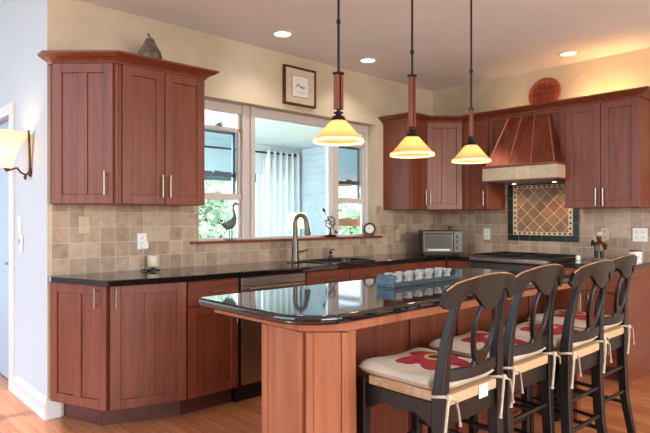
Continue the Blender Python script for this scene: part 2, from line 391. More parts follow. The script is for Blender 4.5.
# raised frame with arched top panel
arch = [(4.80+.28*(1-math.cos(t)), 1.62+.26*math.sin(t)) for t in [PI*k/12 for k in range(13)]]
prism(b, [(4.80, .95)]+arch+[(5.36, .95)], XW+.038, XW+.047, axis='x'); prism(b, [(4.80, .2), (5.36, .2), (5.36, .85), (4.80, .85)], XW+.038, XW+.047, axis='x')
dr = struct('door_1', b, 'doorpaint', bevel=.003)
b = B(); tube(b, [(XW+.045, 4.745, .935), (XW-.0, 4.745, .935)], .011); lathe(b, [(.0, 0), (.03, .004), (.03, .008), (0, .01)])
tube(b, [(XW, 4.745, .935), (XW-.006, 4.79, .935), (XW, 4.84, .932)], .009)
bmesh.ops.delete(b, geom=[v for v in b.verts if v.co.length < .1], context='VERTS')
obj('door_handle', b, 'nickel', dr, smooth=True)
b = B(); tube(b, [(XW+.045, 4.75, 1.06), (XW+.02, 4.75, 1.06)], .024, 16); obj('deadbolt', b, 'blackmetal', dr, smooth=True)

# backsplashes (thin tile layer on the walls)
b = B(); box(b, 1.14, WX0+.002, YA-.008, YA, .914, 1.395); box(b, WX0+.002, WX1, YA-.008, YA, .914, WZ0-.004); box(b, WX1, XB, YA-.008, YA, .914, 1.407)
tag(obj('tile_backsplash', b, 'tileA'), 'tumbled beige stone tile backsplash under the window wall cabinets', 'backsplash')
b = B(); box(b, XB-.008, XB, 1.2, YA-.008, .914, 1.66)
tag(obj('tile_backsplash', b, 'tileB'), 'tumbled beige stone tile backsplash behind the range', 'backsplash')

# ------------------------------------------------------------------ window (three units)
fy0, fy1 = 3.905, 3.975
b = B()
for x0, x1 in ((WX0, WX0+.045), (2.665, 2.79), (3.695, 3.80), (4.185, WX1)): box(b, x0, x1, fy0, fy1, WZ0, WZ1)
box(b, WX0+.001, WX1-.001, fy0+.003, fy1-.003, WZ1-.075, WZ1-.001); box(b, WX0+.001, WX1-.001, fy0+.003, fy1-.003, WZ0+.001, WZ0+.035)
box(b, 2.665, 2.70, fy0-.02, fy0+.001, WZ0+.019, WZ1-.002); box(b, 2.745, 2.79, fy0-.02, fy0+.001, WZ0+.019, WZ1-.002); box(b, 3.695, 3.73, fy0-.02, fy0+.001, WZ0+.019, WZ1-.002)
wf = struct('window_1', b, 'winframe', bevel=.004)
for x0, x1 in ((WX0+.045, 2.665), (3.80, 4.185)):
    b = B()
    for z0, z1, y0 in ((2.005, 2.035, 3.925), (1.435, 1.485, 3.915)): box(b, x0, x1, y0, y0+.035, z0, z1)
    box(b, x0, x0+.022, 3.925, 3.96, 1.12, 2.157); box(b, x1-.022, x1, 3.925, 3.96, 1.12, 2.157)
    obj('sash', b, 'winframe', wf, bevel=.003)
    b = B(); box(b, x1-.05, x1-.023, 3.965, 3.985, 1.485, 2.005); box(b, x0+.02, x1-.022, 3.965, 3.985, 1.625, 1.655); box(b, x0+.02, x1-.022, 3.965, 3.985, 1.985, 2.005)
    obj('storm_frame', b, 'bluegrey', wf)
    b = B(); box(b, (x0+x1)/2-.03, (x0+x1)/2+.03, 3.905, 3.925, 2.035, 2.047); tube(b, [((x0+x1)/2-.02, 3.92, 2.047), ((x0+x1)/2+.02, 3.905, 2.06)], .006); obj('sash_lock', b, 'bluegrey', wf)
    b = B(); box(b, (x0+x1)/2-.03, (x0+x1)/2+.03, 3.943, 3.965, 1.655, 1.672); obj('sash_lock', b, 'bluegrey', wf)
    g = obj('glass_pane', bx(x0+.02, x1-.02, 3.942, 3.946, 1.485, 2.157), 'pane', wf); g = obj('glass_pane', bx(x0+.02, x1-.02, 3.93, 3.934, 1.12, 1.436), 'pane', wf)
    obj('glass_pane', bx(x0+.02, x1-.022, 3.972, 3.976, 1.655, 1.985), 'pane_blue', wf)
obj('glass_pane', bx(2.79, 3.695, 3.94, 3.944, WZ0+.035, WZ1-.075), 'pane', wf)
b = bx(2.116, 4.276, YA-.045, fy0, WZ0, WZ0+.02)
bmesh.ops.delete(b, geom=list(b.verts), context='VERTS')
prism(b, [(2.116, YA-.05), (4.276, YA-.05), (4.276, YA-.008), (WX1-.001, YA-.008), (WX1-.001, fy0-.021), (WX0+.001, fy0-.021), (WX0+.001, YA-.008), (2.116, YA-.008)], WZ0, WZ0+.018)
struct('trim_4', b, 'sill', bevel=.004)

# ------------------------------------------------------------------ sunroom beyond
SX, SY, SZ = 5.9, 7.0, 2.42
struct('floor_sunroom', bx(XW+.1, SX, 4.0, SY, -.05, 0), 'deck')
struct('ceiling_sunroom', bx(XW+.1, SX+.1, 4.0, SY+.1, SZ, SZ+.08), 'porch_white')
b = B(); box(b, XW+.1, SX, SY, SY+.1, 0, .75); box(b, XW+.1, SX+.1, SY, SY+.1, 1.97, SZ); box(b, 5.75, SX, SY, SY+.1, .75, 1.97)
for x in (1.3, 2.6, 3.9, 5.1): box(b, x-.04, x+.04, SY, SY+.1, .75, 1.97)
struct('wall_sunroom_back', b, 'porch_white')
b = B(); box(b, XW+.21, 5.15, SY+.03, SY+.06, 1.84, 1.97)
for k in range(6): box(b, XW+.21, 5.15, SY+.02, SY+.07, 1.845+k*.022, 1.855+k*.022)
tag(obj('window_blind', b, 'bluegrey'), 'blue-grey raised blind at the top of the sunroom windows', 'blind')
# lap siding wall on the right with an opening
b = B()
def lap(y0, y1, z0, z1):
    z = z0
    while z < z1-.001:
        z2 = min(z+.105, z1)
        prism(b, [(SX, z), (SX-.022, z), (SX-.006, z2), (SX, z2)], y0, y1, axis='y'); z = z2
    box(b, SX, SX+.1, y0, y1, z0, z1)
lap(6.22, SY, 0, SZ); lap(4.0, 6.22, 0, .95); lap(4.0, 6.22, 1.86, SZ); lap(4.0, 4.7, .95, 1.86)
struct('wall_sunroom_right', b, 'siding')
b = B(); box(b, SX-.03, SX+.0, 6.20, 6.29, .86, 1.95); box(b, SX-.03, SX, 4.6, 6.2, .86, .96); box(b, SX-.03, SX, 4.6, 6.2, 1.85, 1.95)
struct('trim_5', b, 'winframe')
# curtain rod
b = B(); tube(b, [(3.6, SY-.09, 2.30), (5.72, SY-.09, 2.30)], .014); 
for x in (3.6, 5.74): lathe(b, [(0, 2.27), (.03, 2.29), (.035, 2.30), (.03, 2.315), (0, 2.335)], 12, (x, SY-.09))
for x in (3.9, 5.2): box(b, x-.01, x+.01, SY-.09, SY, 2.29, 2.31)
tag(obj('curtain_rod', b, 'blackmetal'), 'black metal curtain rod along the far sunroom wall', 'curtain rod')
b = B()
def cf(u, v):
    x = 5.12+u*.70; y = SY-.09+.035*math.sin(u*2*PI*6)*(1-.2*v)+.01*math.sin(u*37); return (x-.06*(v)*(.5-u), y, 2.345-v*2.25)
grid(b, 120, 12, cf)
cur = obj('curtain', b, 'curtain', smooth=True, solid=.003); tag(cur, 'white grommet-top curtain hanging in the sunroom beside pale siding', 'curtain')
# sunroom table with a lamp
t = thing('side_table', 'small pale side table in the sunroom below the window sill line', 'table', (4.32, 5.15, 0))
obj('tabletop', bx(-.25, .25, -.25, .25, .66, .69), 'whitetrim', t, bevel=.004)
for sx in (-1, 1):
    for sy in (-1, 1): obj('leg', bx(sx*.21-.02, sx*.21+.02, sy*.21-.02, sy*.21+.02, 0, .66), 'whitetrim', t)
t = thing('table_lamp', 'table lamp with a glowing cream drum shade seen through the window', 'lamp', (4.32, 5.15, .69))
b = B(); lathe(b, [(0, 0), (.08, 0), (.08, .015), (.03, .03), (.06, .12), (.07, .2), (.03, .3), (.012, .34), (.012, .44), (0, .44)]); obj('lamp_base', b, 'cream', t, smooth=True)
b = B(); lathe(b, [(.15, .47), (.095, .66)], 28); obj('lamp_shade', b, 'linen_glow', t, smooth=True, solid=.003)
light('table_lamp_light', 'POINT', (4.32, 5.15, 1.25), (0, 0, 0), 2, (1, .8, .6), .04)
# outside
struct('ground', bx(-4, 30, 8.1, 40, -.7, -.6), 'grass'); struct('ground_side', bx(6.0, 30, -4, 8.1, -.7, -.6), 'grass')
def tree(x, y, h, r, mat, label, n=2600):
    t = thing('tree', label, 'tree', (x, y, -.6), 0, 'trees outside the sunroom')
    b = B(); tube(b, [(0, 0, 0), (.05, 0, h*.4), (0, .05, h*.8)], [.14, .1, .04], 8)
    for k in range(6): a = k*1.05; tube(b, [(0, 0, h*(.3+.06*k)), (r*.5*math.cos(a), r*.5*math.sin(a), h*(.5+.06*k))], [.05, .02], 6)
    obj('trunk', b, 'trunk', t, smooth=True)
    b = B(); rnd = random.Random(int(x*100+y))
    cl = [(rnd.uniform(-.7, .7)*r, rnd.uniform(-.7, .7)*r, h*(.35+.6*rnd.random()), r*rnd.uniform(.3, .5)) for _ in range(22)]
    for _ in range(n):
        cx, cy, cz, cr = rnd.choice(cl); d = Vector((rnd.gauss(0, 1), rnd.gauss(0, 1), rnd.gauss(0, 1))).normalized()*cr*rnd.uniform(.6, 1.0)
        p = Vector((cx, cy, cz))+d; u = Vector((rnd.gauss(0, 1), rnd.gauss(0, 1), rnd.gauss(0, 1))).normalized(); v = u.orthogonal().normalized(); s = rnd.uniform(.06, .12)
        b.faces.new([b.verts.new(p+q) for q in (u*s, v*s*.5, -u*s, -v*s*.5)])
    obj('foliage', b, mat, t)
tree(5.4, 10.2, 3.0, 1.4, 'leaf', 'leafy tree at the left beyond the sunroom windows')
tree(7.9, 12.6, 3.2, 1.6, 'leaf', 'leafy tree behind the white sunroom curtain')
tree(10.9, 10.4, 3.2, 1.6, 'leaf2', 'bright green tree seen through the right window unit')
tree(8.3, 7.6, 2.3, .9, 'leaf2', 'low bright green shrub tree beyond the terracotta rail', 1800)
t = thing('deck_rail', 'terracotta painted deck rail and beam outside the sunroom opening', 'railing', (6.5, 5.5, -.6))
obj('top_rail', bx(-.04, .04, -1.6, 1.6, 1.76, 1.88), 'redbrick', t); obj('beam', bx(-.04, .04, -1.6, 1.6, 2.42, 2.50), 'redbrick', t)
for y in (-1.58, 1.58): obj('post', bx(-.04, .04, y-.04, y+.04, 0, 2.42), 'redbrick', t)

# ------------------------------------------------------------------ cabinets
def door_part(root, p0, p1, z0, z1, panels=1, handle=None, name='door', mat='cherry', g=.002, hmat='nickel', st=.058):
    """door on the face p0->p1 (viewer's left to right), handle=('v'|'h', frac across, z centre, length)"""
    ox, oy = root.location.x, root.location.y; oz = root.location.z
    dx, dy = p1[0]-p0[0], p1[1]-p0[1]; W = math.hypot(dx, dy); a = math.atan2(dy, dx)
    Hh = z1-z0; b = B()
    x0, x1, t0, t1 = g, W-g, -.021, -.001
    if name == 'drawer' and Hh < .22: s = 0
    else: s = st
    if 'panel' in name:
        Hh -= .05; box(b, x0, x0+s, t0, t1, g, Hh-g); box(b, x1-s, x1, t0, t1, g, Hh-g); box(b, x0+s, x1-s, t0, t1, g, g+s); box(b, x0+s, x1-s, -.014, t1, g+s, Hh-g)
    elif s:
        box(b, x0, x0+s, t0, t1, g, Hh-g); box(b, x1-s, x1, t0, t1, g, Hh-g)
        box(b, x0+s, x1-s, t0, t1, g, g+s); box(b, x0+s, x1-s, t0, t1, Hh-g-s, Hh-g)
        if panels == 2: mx = (x0+x1)/2; box(b, mx-s*.5, mx+s*.5, t0, t1, g+s, Hh-g-s)
        box(b, x0+s, x1-s, -.012, t1, g+s, Hh-g-s)
    else: box(b, x0, x1, t0, t1, g, Hh-g)
    d = obj(name, b, mat if s else 'cherry_h', root, bevel=.0018, seg=1, loc=(p0[0]-ox, p0[1]-oy, z0-oz), rotz=a)
    if handle:
        k, fr, zc, L = handle; hx = W*fr; hz = zc-z0; b = B()
        if k == 'v':
            tube(b, [(hx, -.048, hz-L/2), (hx, -.048, hz+L/2)], .0052, 10)
            for s_ in (-1, 1): tube(b, [(hx, -.048, hz+s_*L*.36), (hx, -.0215, hz+s_*L*.36)], .004, 8)
        else:
            tube(b, [(hx-L/2, -.048, hz), (hx+L/2, -.048, hz)], .0052, 10)
            for s_ in (-1, 1): tube(b, [(hx+s_*L*.36, -.048, hz), (hx+s_*L*.36, -.0215, hz)], .004, 8)
        obj('handle', b, hmat, d, smooth=True)
    return d
def cabinet(name, label, cat, poly, z0, z1, toe=None, toe_poly=None, mat='cherry'):
    x, y = poly[0]; r = thing(name, label, cat, (x, y, 0 if toe_poly else z0))
    oz = r.location.z; b = B(); prism(b, [(px-x, py-y) for px, py in poly], z0-oz, z1-oz)
    obj('body', b, mat, r, bevel=.0015, seg=1)
    if toe_poly:
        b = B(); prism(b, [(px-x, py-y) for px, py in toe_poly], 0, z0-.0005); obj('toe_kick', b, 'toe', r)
    return r
ZU0, ZU1 = 1.370, 2.252
UY = 3.455     # upper cabinet front plane on wall A
YT = YA-.002
# upper left: angled end cabinet and double door cabinet
pA, pB = (1.128, 3.735), (1.418, UY)
r = cabinet('upper_cabinet', 'angled cherry wall cabinet at the left end of the window wall', 'cabinet', [(1.128, YT), pA, pB, (1.428, UY), (1.428, YT)], ZU0, ZU1)
door_part(r, pA, (1.405, UY+.0125), ZU0, ZU1, 2, ('v', .885, 1.50, .15))
r = cabinet('upper_cabinet', 'cherry wall cabinet with two doors left of the window', 'cabinet', [(1.43, YT), (1.43, UY), (2.036, UY), (2.036, YT)], ZU0, ZU1)
door_part(r, (1.445, UY), (1.732, UY), ZU0, ZU1, 1, ('v', .91, 1.49, .15)); door_part(r, (1.734, UY), (2.034, UY), ZU0, ZU1, 1, ('v', .09, 1.49, .15))
# crown with a stepped profile following a path
def crown(path, z, label, closed_back, prof=((0, 0), (.012, 0), (.018, .014), (.034, .026), (.052, .034), (.070, .046), (.078, .05), (.078, .062), (0, .062))):
    b = B(); n = len(path); rows = []
    for i, p in enumerate(path):
        p = Vector(p); 
        if i == 0: d = (Vector(path[1])-p).normalized(); nn = Vector((d.y, -d.x)); k = 1
        elif i == n-1: d = (p-Vector(path[-2])).normalized(); nn = Vector((d.y, -d.x)); k = 1
        else:
            d1 = (p-Vector(path[i-1])).normalized(); d2 = (Vector(path[i+1])-p).normalized()
            n1, n2 = Vector((d1.y, -d1.x)), Vector((d2.y, -d2.x)); nn = (n1+n2).normalized(); k = 1/max(.3, nn.dot(n1))
        rows.append([b.verts.new((p.x+nn.x*o*k, p.y+nn.y*o*k, z+h)) for o, h in prof])
    for r0, r1 in zip(rows, rows[1:]):
        for k in range(len(prof)): b.faces.new((r0[k], r0[(k+1) % len(prof)], r1[(k+1) % len(prof)], r1[k]))
    b.faces.new(rows[0]); b.faces.new(rows[-1][::-1])
    o = obj('crown_moulding', b, 'cherry_h'); tag(o, label, 'moulding'); return o
crown([(1.128, YT), pA, pB, (2.036, UY), (2.036, YT)], ZU1+.001, 'cherry crown moulding on top of the left wall cabinets', None)
# upper right of the window, corner
r = cabinet('upper_cabinet', 'narrow cherry wall cabinet just right of the window', 'cabinet', [(4.337, YT), (4.337, UY), (4.578, UY), (4.578, YT)], ZU0, ZU1)
door_part(r, (4.345, UY), (4.576, UY), ZU0, ZU1, 1, ('v', .86, 1.49, .15))
UX = 4.875
r = cabinet('upper_cabinet', 'diagonal cherry corner wall cabinet above the toaster oven', 'cabinet', [(4.58, YT), (4.58, UY), (UX, 3.19), (XB-.002, 3.19), (XB-.002, YT)], ZU0, ZU1)
door_part(r, (4.595, UY-.0135), (UX-.012, 3.20), ZU0, ZU1, 2, ('v', .09, 1.49, .15))
XT = XB-.002
r = cabinet('upper_cabinet', 'narrow cherry wall cabinet between corner and range hood', 'cabinet', [(XT, 3.188), (UX, 3.188), (UX, 2.90), (XT, 2.90)], ZU0, ZU1)
door_part(r, (UX, 3.186), (UX, 2.902), ZU0, ZU1, 1, ('v', .88, 1.48, .15))
r = cabinet('upper_cabinet', 'cherry wall cabinet with two doors right of the range hood', 'cabinet', [(XT, 2.148), (UX, 2.148), (UX, 1.545), (XT, 1.545)], ZU0, ZU1)
door_part(r, (UX, 2.146), (UX, 1.848), ZU0, ZU1, 1, ('v', .9, 1.46, .15)); door_part(r, (UX, 1.846), (UX, 1.547), ZU0, ZU1, 1, ('v', .09, 1.46, .15))
crown([(4.337, YT), (4.337, UY), (4.58, UY), (UX, 3.19), (UX, 1.545), (XT, 1.545)], ZU1+.001, 'long cherry crown moulding over the corner and range wall cabinets', None)
# ------------------------------------------------------------------ range hood
hd = thing('range_hood', 'copper range hood with pale stone tile band', 'range hood', (XT, 2.525, 1.62))
def hb(): return B()
obj('back_panel', bx(-.303, -.0, -.375, .373, .14, .631), 'cherry', hd)
b = B(); box(b, -.318, -.304, -.375, -.33, .15, .631); box(b, -.318, -.304, .328, .373, .15, .631); box(b, -.318, -.304, -.33, .328, .60, .631); obj('panel_frame', b, 'cherry', hd, bevel=.002, seg=1)
mx0 = 4.69-XT
obj('mantel_core', bx(mx0+.01, -.32, -.375, .325, .02, .135), 'cherry_y', hd)
b = B(); box(b, mx0, mx0+.009, -.385, .335, .015, .13); box(b, mx0+.009, -.337, -.385, -.376, .015, .13); box(b, mx0+.009, -.32, .326, .335, .015, .13); obj('tile_band', b, 'tileHood', hd)
b = B(); box(b, mx0-.012, -.337, -.395, .345, .131, .152); box(b, mx0-.008, -.337, -.391, .341, 0, .014); obj('ledge', b, 'cherry_y', hd, bevel=.003)
# tapering copper body
bw0, bw1 = (mx0+.02, -.355, .305), (-.335, -.235, .16)
b = B(); lo = [(-.32, bw0[1]), (bw0[0], bw0[1]), (bw0[0], bw0[2]), (-.32, bw0[2])]; hi = [(-.32, bw1[1]), (bw1[0], bw1[1]), (bw1[0], bw1[2]), (-.32, bw1[2])]
rows = []
for k in range(9):
    t_ = k/8; e = t_; rows.append([b.verts.new((l[0]+(h[0]-l[0])*e, l[1]+(h[1]-l[1])*e, .153+.45*t_)) for l, h in zip(lo, hi)])
for p, q in zip(rows, rows[1:]):
    for k in range(4): b.faces.new((p[k], p[(k+1) % 4], q[(k+1) % 4], q[k]))
b.faces.new(rows[0]); b.faces.new(rows[-1]); obj('canopy', b, 'copper', hd)
for fr in (0.003, .33, .66, .997):
    b = B(); y0 = bw0[1]+(bw0[2]-bw0[1])*fr; y1 = bw1[1]+(bw1[2]-bw1[1])*fr
    tube(b, [(bw0[0]-.002, y0, .154), (bw1[0]-.002, y1, .602)], .008, 8); obj('seam', b, 'seam', hd, smooth=True)
b = B(); box(b, mx0+.05, -.02, -.33, .28, -.003, .0); obj('vent_filter', b, 'steel', hd)
b = B(); tube(b, [(-.15, .2, -.003), (-.15, .2, -.008)], .018, 16); obj('hood_lamp', b, 'bulb_warm', hd); b = B(); tube(b, [(-.15, -.2, -.003), (-.15, -.2, -.008)], .018, 16); obj('hood_lamp', b, 'bulb_warm', hd)
light('hood_light', 'SPOT', (XT-.14, 2.32, 1.60), (0, math.radians(12), 0), 4.5, (1, .56, .22), .02, spot_size=2.4, spot_blend=.7)
light('hood_light_far', 'SPOT', (XT-.14, 2.72, 1.60), (0, math.radians(12), 0), 2, (1, .75, .5), .02, spot_size=2.4, spot_blend=.7)
# small lamps lying on top of the right wall cabinets wash the wall with amber
light('cabinet_top_light', 'AREA', (5.03, 1.85, 2.335), (PI, math.radians(20), 0), 2.5, (1, .52, .18), .12, .55)
light('cabinet_top_light_far', 'AREA', (5.03, 2.75, 2.335), (PI, math.radians(20), 0), .35, (1, .68, .34), .12, .4)

# tile mural behind the range
mu = thing('tile_mural', 'diagonal tile mural framed in dark green tiles behind the range', 'mural', (XB-.0085, 2.51, 1.062)); mu.scale = (1, 1.04, 1.04)
w2, hh = .34, .578
obj('diagonal_field', bx(-.006, -.0005, -.245, .245, .085, hh-.085), 'tileDiag', mu)
b = B()
for y0, y1, z0, z1 in ((-.285, .285, .055, .085), (-.285, .285, hh-.085, hh-.055), (-.285, -.245, .085, hh-.085), (.245, .285, .085, hh-.085)): box(b, -.007, -.0005, y0, y1, z0, z1)
obj('mosaic_band', b, 'mosaic', mu)
b = B()
for k in range(12):
    y = -.265+k*.53/11
    for z in (.070, hh-.070): box(b, -.009, -.007, y-.009, y+.009, z-.009, z+.009)
for k in range(1, 9):
    z = .07+k*(hh-.14)/9
    for y in (-.265, .265): box(b, -.009, -.007, y-.009, y+.009, z-.009, z+.009)
obj('black_dots', b, 'black', mu)
b = B(); nb = 6
for k in range(nb):
    y = -.34+k*.68/nb
    for z0 in (0, hh-.055): box(b, -.011, -.0005, y+.0015, y+.68/nb-.0015, z0, z0+.054)
for k in range(4):
    z = .056+k*(hh-.111)/4
    for y0 in (-.34, .286): box(b, -.011, -.0005, y0, y0+.054, z+.0015, z+(hh-.111)/4-.0015)
obj('green_border', b, 'green', mu, bevel=.002, seg=1)

# ------------------------------------------------------------------ base cabinets
ZB0, ZB1 = .122, .876
BY = 3.215
q0, q1, q2 = (1.135, 3.775), (1.318, 3.335), (1.765, BY)
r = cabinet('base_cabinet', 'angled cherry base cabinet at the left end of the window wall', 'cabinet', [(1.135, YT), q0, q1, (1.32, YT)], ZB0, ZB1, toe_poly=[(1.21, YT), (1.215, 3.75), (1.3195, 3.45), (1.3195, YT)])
door_part(r, q0, q1, ZB0, ZB1, 2, ('v', .86, .80, .12))
r = cabinet('base_cabinet', 'wide cherry base cabinet door set at a slant beside the end cabinet', 'cabinet', [(1.322, YT), (1.322, 3.334), q2, (1.767, YT)], ZB0, ZB1, toe_poly=[(1.3215, YT), (1.3215, 3.45), (1.7665, 3.29), (1.7665, YT)])
door_part(r, (1.323, 3.334), (1.765, BY+.0), ZB0, ZB1, 2, ('v', .07, .80, .12))
r = cabinet('base_cabinet', 'cherry base cabinet with one drawer and one door left of dishwasher', 'cabinet', [(1.769, YT), (1.769, BY), (2.157, BY), (2.157, YT)], ZB0, ZB1, toe_poly=[(1.769, YT), (1.769, 3.29), (2.157, 3.29), (2.157, YT)])
door_part(r, (1.771, BY), (2.155, BY), .715, ZB1-.006, 1, ('h', .55, .80, .1), 'drawer'); door_part(r, (1.771, BY), (2.155, BY), ZB0, .705, 1, ('v', .93, .63, .12))
dw = thing('dishwasher', 'stainless steel dishwasher built in under the counter', 'dishwasher', (2.165, 3.23, 0))
obj('tub', bx(.002, .602, 0, .55, .1, .873), 'black', dw)
obj('door_panel', bx(.015, .6, -.03, -.001, .125, .80), 'dwsteel', dw, bevel=.004); obj('control_panel', bx(.015, .6, -.03, -.001, .803, .868), 'dwsteel', dw, bevel=.004)
b = B(); tube(b, [(.06, -.062, .79), (.555, -.062, .79)], .009, 12); tube(b, [(.09, -.062, .79), (.09, -.03, .79)], .007, 8); tube(b, [(.525, -.062, .79), (.525, -.03, .79)], .007, 8)
obj('handle', b, 'nickel', dw, smooth=True); obj('kick_plate', bx(.002, .602, .03, .05, 0, .1), 'black', dw)
r = cabinet('sink_base_cabinet', 'cherry sink base cabinet with two false drawer fronts', 'cabinet', [(2.772, YT), (2.772, BY), (3.697, BY), (3.697, YT)], ZB0, .70, toe_poly=[(2.772, YT), (2.772, 3.29), (3.697, 3.29), (3.697, YT)])
obj('front_rail', bx(0, .925, BY-YT, BY-YT+.02, .701, ZB1), 'cherry', r); obj('side_panel', bx(0, .018, BY-YT+.021, 0, .701, ZB1), 'cherry', r); obj('side_panel', bx(.907, .925, BY-YT+.021, 0, .701, ZB1), 'cherry', r)
for x0, x1, f in ((2.774, 3.233, .93), (3.236, 3.695, .07)):
    door_part(r, (x0, BY), (x1, BY), .715, ZB1-.006, 1, ('h', .5, .80, .1), 'drawer'); door_part(r, (x0, BY), (x1, BY), ZB0, .705, 1, ('v', f, .63, .12))
r = cabinet('base_cabinet', 'cherry drawer base cabinet between sink and corner', 'cabinet', [(3.70, YT), (3.70, BY), (4.15, BY), (4.15, YT)], ZB0, ZB1, toe_poly=[(3.70, YT), (3.70, 3.29), (4.15, 3.29), (4.15, YT)])
door_part(r, (3.702, BY), (4.148, BY), .715, ZB1-.006, 1, ('h', .5, .80, .1), 'drawer'); door_part(r, (3.702, BY), (4.148, BY), ZB0, .705, 1, ('v', .07, .63, .12))
BX = 4.60
r = cabinet('corner_base_cabinet', 'cherry corner base cabinet below the toaster oven', 'cabinet', [(4.153, YT), (4.153, BY), (BX, BY), (BX, 2.915), (XT, 2.915), (XT, YT)], ZB0, ZB1, toe_poly=[(4.153, YT), (4.153, 3.29), (4.67, 3.29), (4.67, 2.915), (XT, 2.915), (XT, YT)])
door_part(r, (4.155, BY), (BX-.03, BY), .715, ZB1-.006, 1, None, 'drawer'); door_part(r, (4.155, BY), (BX-.03, BY), ZB0, .705, 1, None)
door_part(r, (BX, BY-.03), (BX, 2.917), .715, ZB1-.006, 1, None, 'drawer'); door_part(r, (BX, BY-.03), (BX, 2.917), ZB0, .705, 1, None)
r = cabinet('base_cabinet', 'cherry base cabinet right of the range with drawers over doors', 'cabinet', [(XT, 2.142), (BX, 2.142), (BX, 1.57), (XT, 1.57)], ZB0, ZB1, toe_poly=[(XT, 2.142), (4.67, 2.142), (4.67, 1.575), (XT, 1.575)])
for a_, b_, f in ((2.14, 1.857, .9), (1.855, 1.572, .1)):
    door_part(r, (BX, a_), (BX, b_), .70, ZB1-.006, 1, ('h', .5, .79, .1), 'drawer'); door_part(r, (BX, a_), (BX, b_), ZB0, .69, 1, ('v', f, .60, .14))
obj('end_panel', bx(BX-.001-XT, 0, 1.552-2.142, 1.569-2.142, 0, ZB1), 'cherry_h', r)

# countertop, with a hole for the sink
SKX0, SKX1, SKY0, SKY1 = 3.08, 3.64, 3.265, 3.63
b = B(); ZT0, ZT1 = .877, .914; TY = 3.175
prism(b, [(1.112, 3.79), (1.108, 3.72), (1.275, 3.245), (1.745, TY), (2.3, TY), (2.3, 3.79)], ZT0, ZT1)
box(b, 2.3, SKX0, TY, 3.79, ZT0, ZT1); box(b, SKX0, SKX1, TY, SKY0, ZT0, ZT1); box(b, SKX0, SKX1, SKY1, 3.79, ZT0, ZT1); box(b, SKX1, 4.0, TY, 3.79, ZT0, ZT1)
prism(b, [(4.0, TY), (4.56, TY), (4.56, 2.915), (5.18, 2.915), (5.18, 3.79), (4.0, 3.79)], ZT0, ZT1)
bmesh.ops.remove_doubles(b, verts=b.verts, dist=.0005)
tag(obj('countertop', b, 'granite', bevel=.004, seg=2), 'black granite countertop running along the window wall into the corner', 'countertop')
tag(obj('countertop', bx(4.56, 5.18, 1.545, 2.142, ZT0, ZT1), 'granite', bevel=.006), 'short black granite countertop right of the range', 'countertop')
# sink
sk = thing('kitchen_sink', 'black drop-in double bowl sink below the faucet', 'sink', ((SKX0+SKX1)/2, (SKY0+SKY1)/2, ZT1))
def rr(x, y, r, n=8):
    o = []
    for cx, cy, a0 in ((x-r, y-r, 0), (-x+r, y-r, PI/2), (-x+r, -y+r, PI), (x-r, -y+r, 1.5*PI)):
        for k in range(n+1): a = a0+PI/2*k/n; o.append((cx+r*math.cos(a), cy+r*math.sin(a)))
    return o
b = B(); hx, hy = (SKX1-SKX0)/2, (SKY1-SKY0)/2
loops = [(hx+.025, hy+.03, .12, .0005), (hx+.025, hy+.03, .12, .007), (hx-.012, hy-.012, .09, .008), (hx-.02, hy-.02, .08, -.02), (hx-.035, hy-.035, .08, -.17), (.05, .05, .03, -.175)]
rg = [[b.verts.new((x, y, z)) for x, y in rr(a, c_, r_2)] for a, c_, r_2, z in loops]
for p, q in zip(rg, rg[1:]):
    for k in range(len(p)): b.faces.new((p[k], p[(k+1) % len(p)], q[(k+1) % len(p)], q[k]))
b.faces.new(rg[-1]); obj('basin', b, 'sinkblack', sk, smooth=True)
obj('divider', bx(-.012, .012, -hy+.03, hy-.03, -.16, -.05), 'sinkblack', sk, bevel=.006)
# faucet
fc = thing('kitchen_faucet', 'brushed nickel gooseneck pull-down faucet behind the sink', 'faucet', (2.965, 3.565, ZT1))
b = B(); prism(b, [(p[0], p[1]) for p in rr(.08, .028, .027)], .0005, .010); obj('base_plate', b, 'faucet', fc, bevel=.003)
b = B(); lathe(b, [(0, .010), (.034, .010), (.034, .03), (.029, .05), (.028, .16), (.023, .20), (0, .20)], 20); obj('body', b, 'faucet', fc, smooth=True)
b = B(); pts = [(0, 0, .19), (0, 0, .30)]; R_ = .062
for k in range(0, 13):
    a = PI*k/12; pts.append((R_*(1-math.cos(a))*.45, -R_*(1-math.cos(a))*.60, .33+R_*math.sin(a)))
tube(b, pts, [.020]*3+[.017]*(len(pts)-3), 12); obj('spout', b, 'faucet', fc, smooth=True)
e = pts[-1]; b = B(); tube(b, [(e[0], e[1], e[2]+.002), (e[0]+.004, e[1]-.006, e[2]-.045), (e[0]+.007, e[1]-.011, e[2]-.10), (e[0]+.007, e[1]-.012, e[2]-.105)], [.018, .021, .027, .021], 14); obj('spray_head', b, 'faucet', fc, smooth=True)
b = B(); tube(b, [(.02, 0, .085), (.055, -.01, .09), (.11, -.03, .10)], [.014, .010, .008], 10); obj('lever', b, 'faucet', fc, smooth=True)
sd = thing('soap_dispenser', 'small nickel soap dispenser right of the faucet', 'dispenser', (3.50, 3.70, ZT1))
b = B(); lathe(b, [(0, .0005), (.024, .0005), (.024, .012), (.014, .02), (.014, .05), (.017, .055), (.017, .068), (0, .07)], 16); obj('body', b, 'faucet', sd, smooth=True)
b = B(); tube(b, [(0, 0, .068), (0, 0, .082), (0, -.03, .084), (0, -.05, .078)], .006, 8); obj('pump_spout', b, 'faucet', sd, smooth=True)

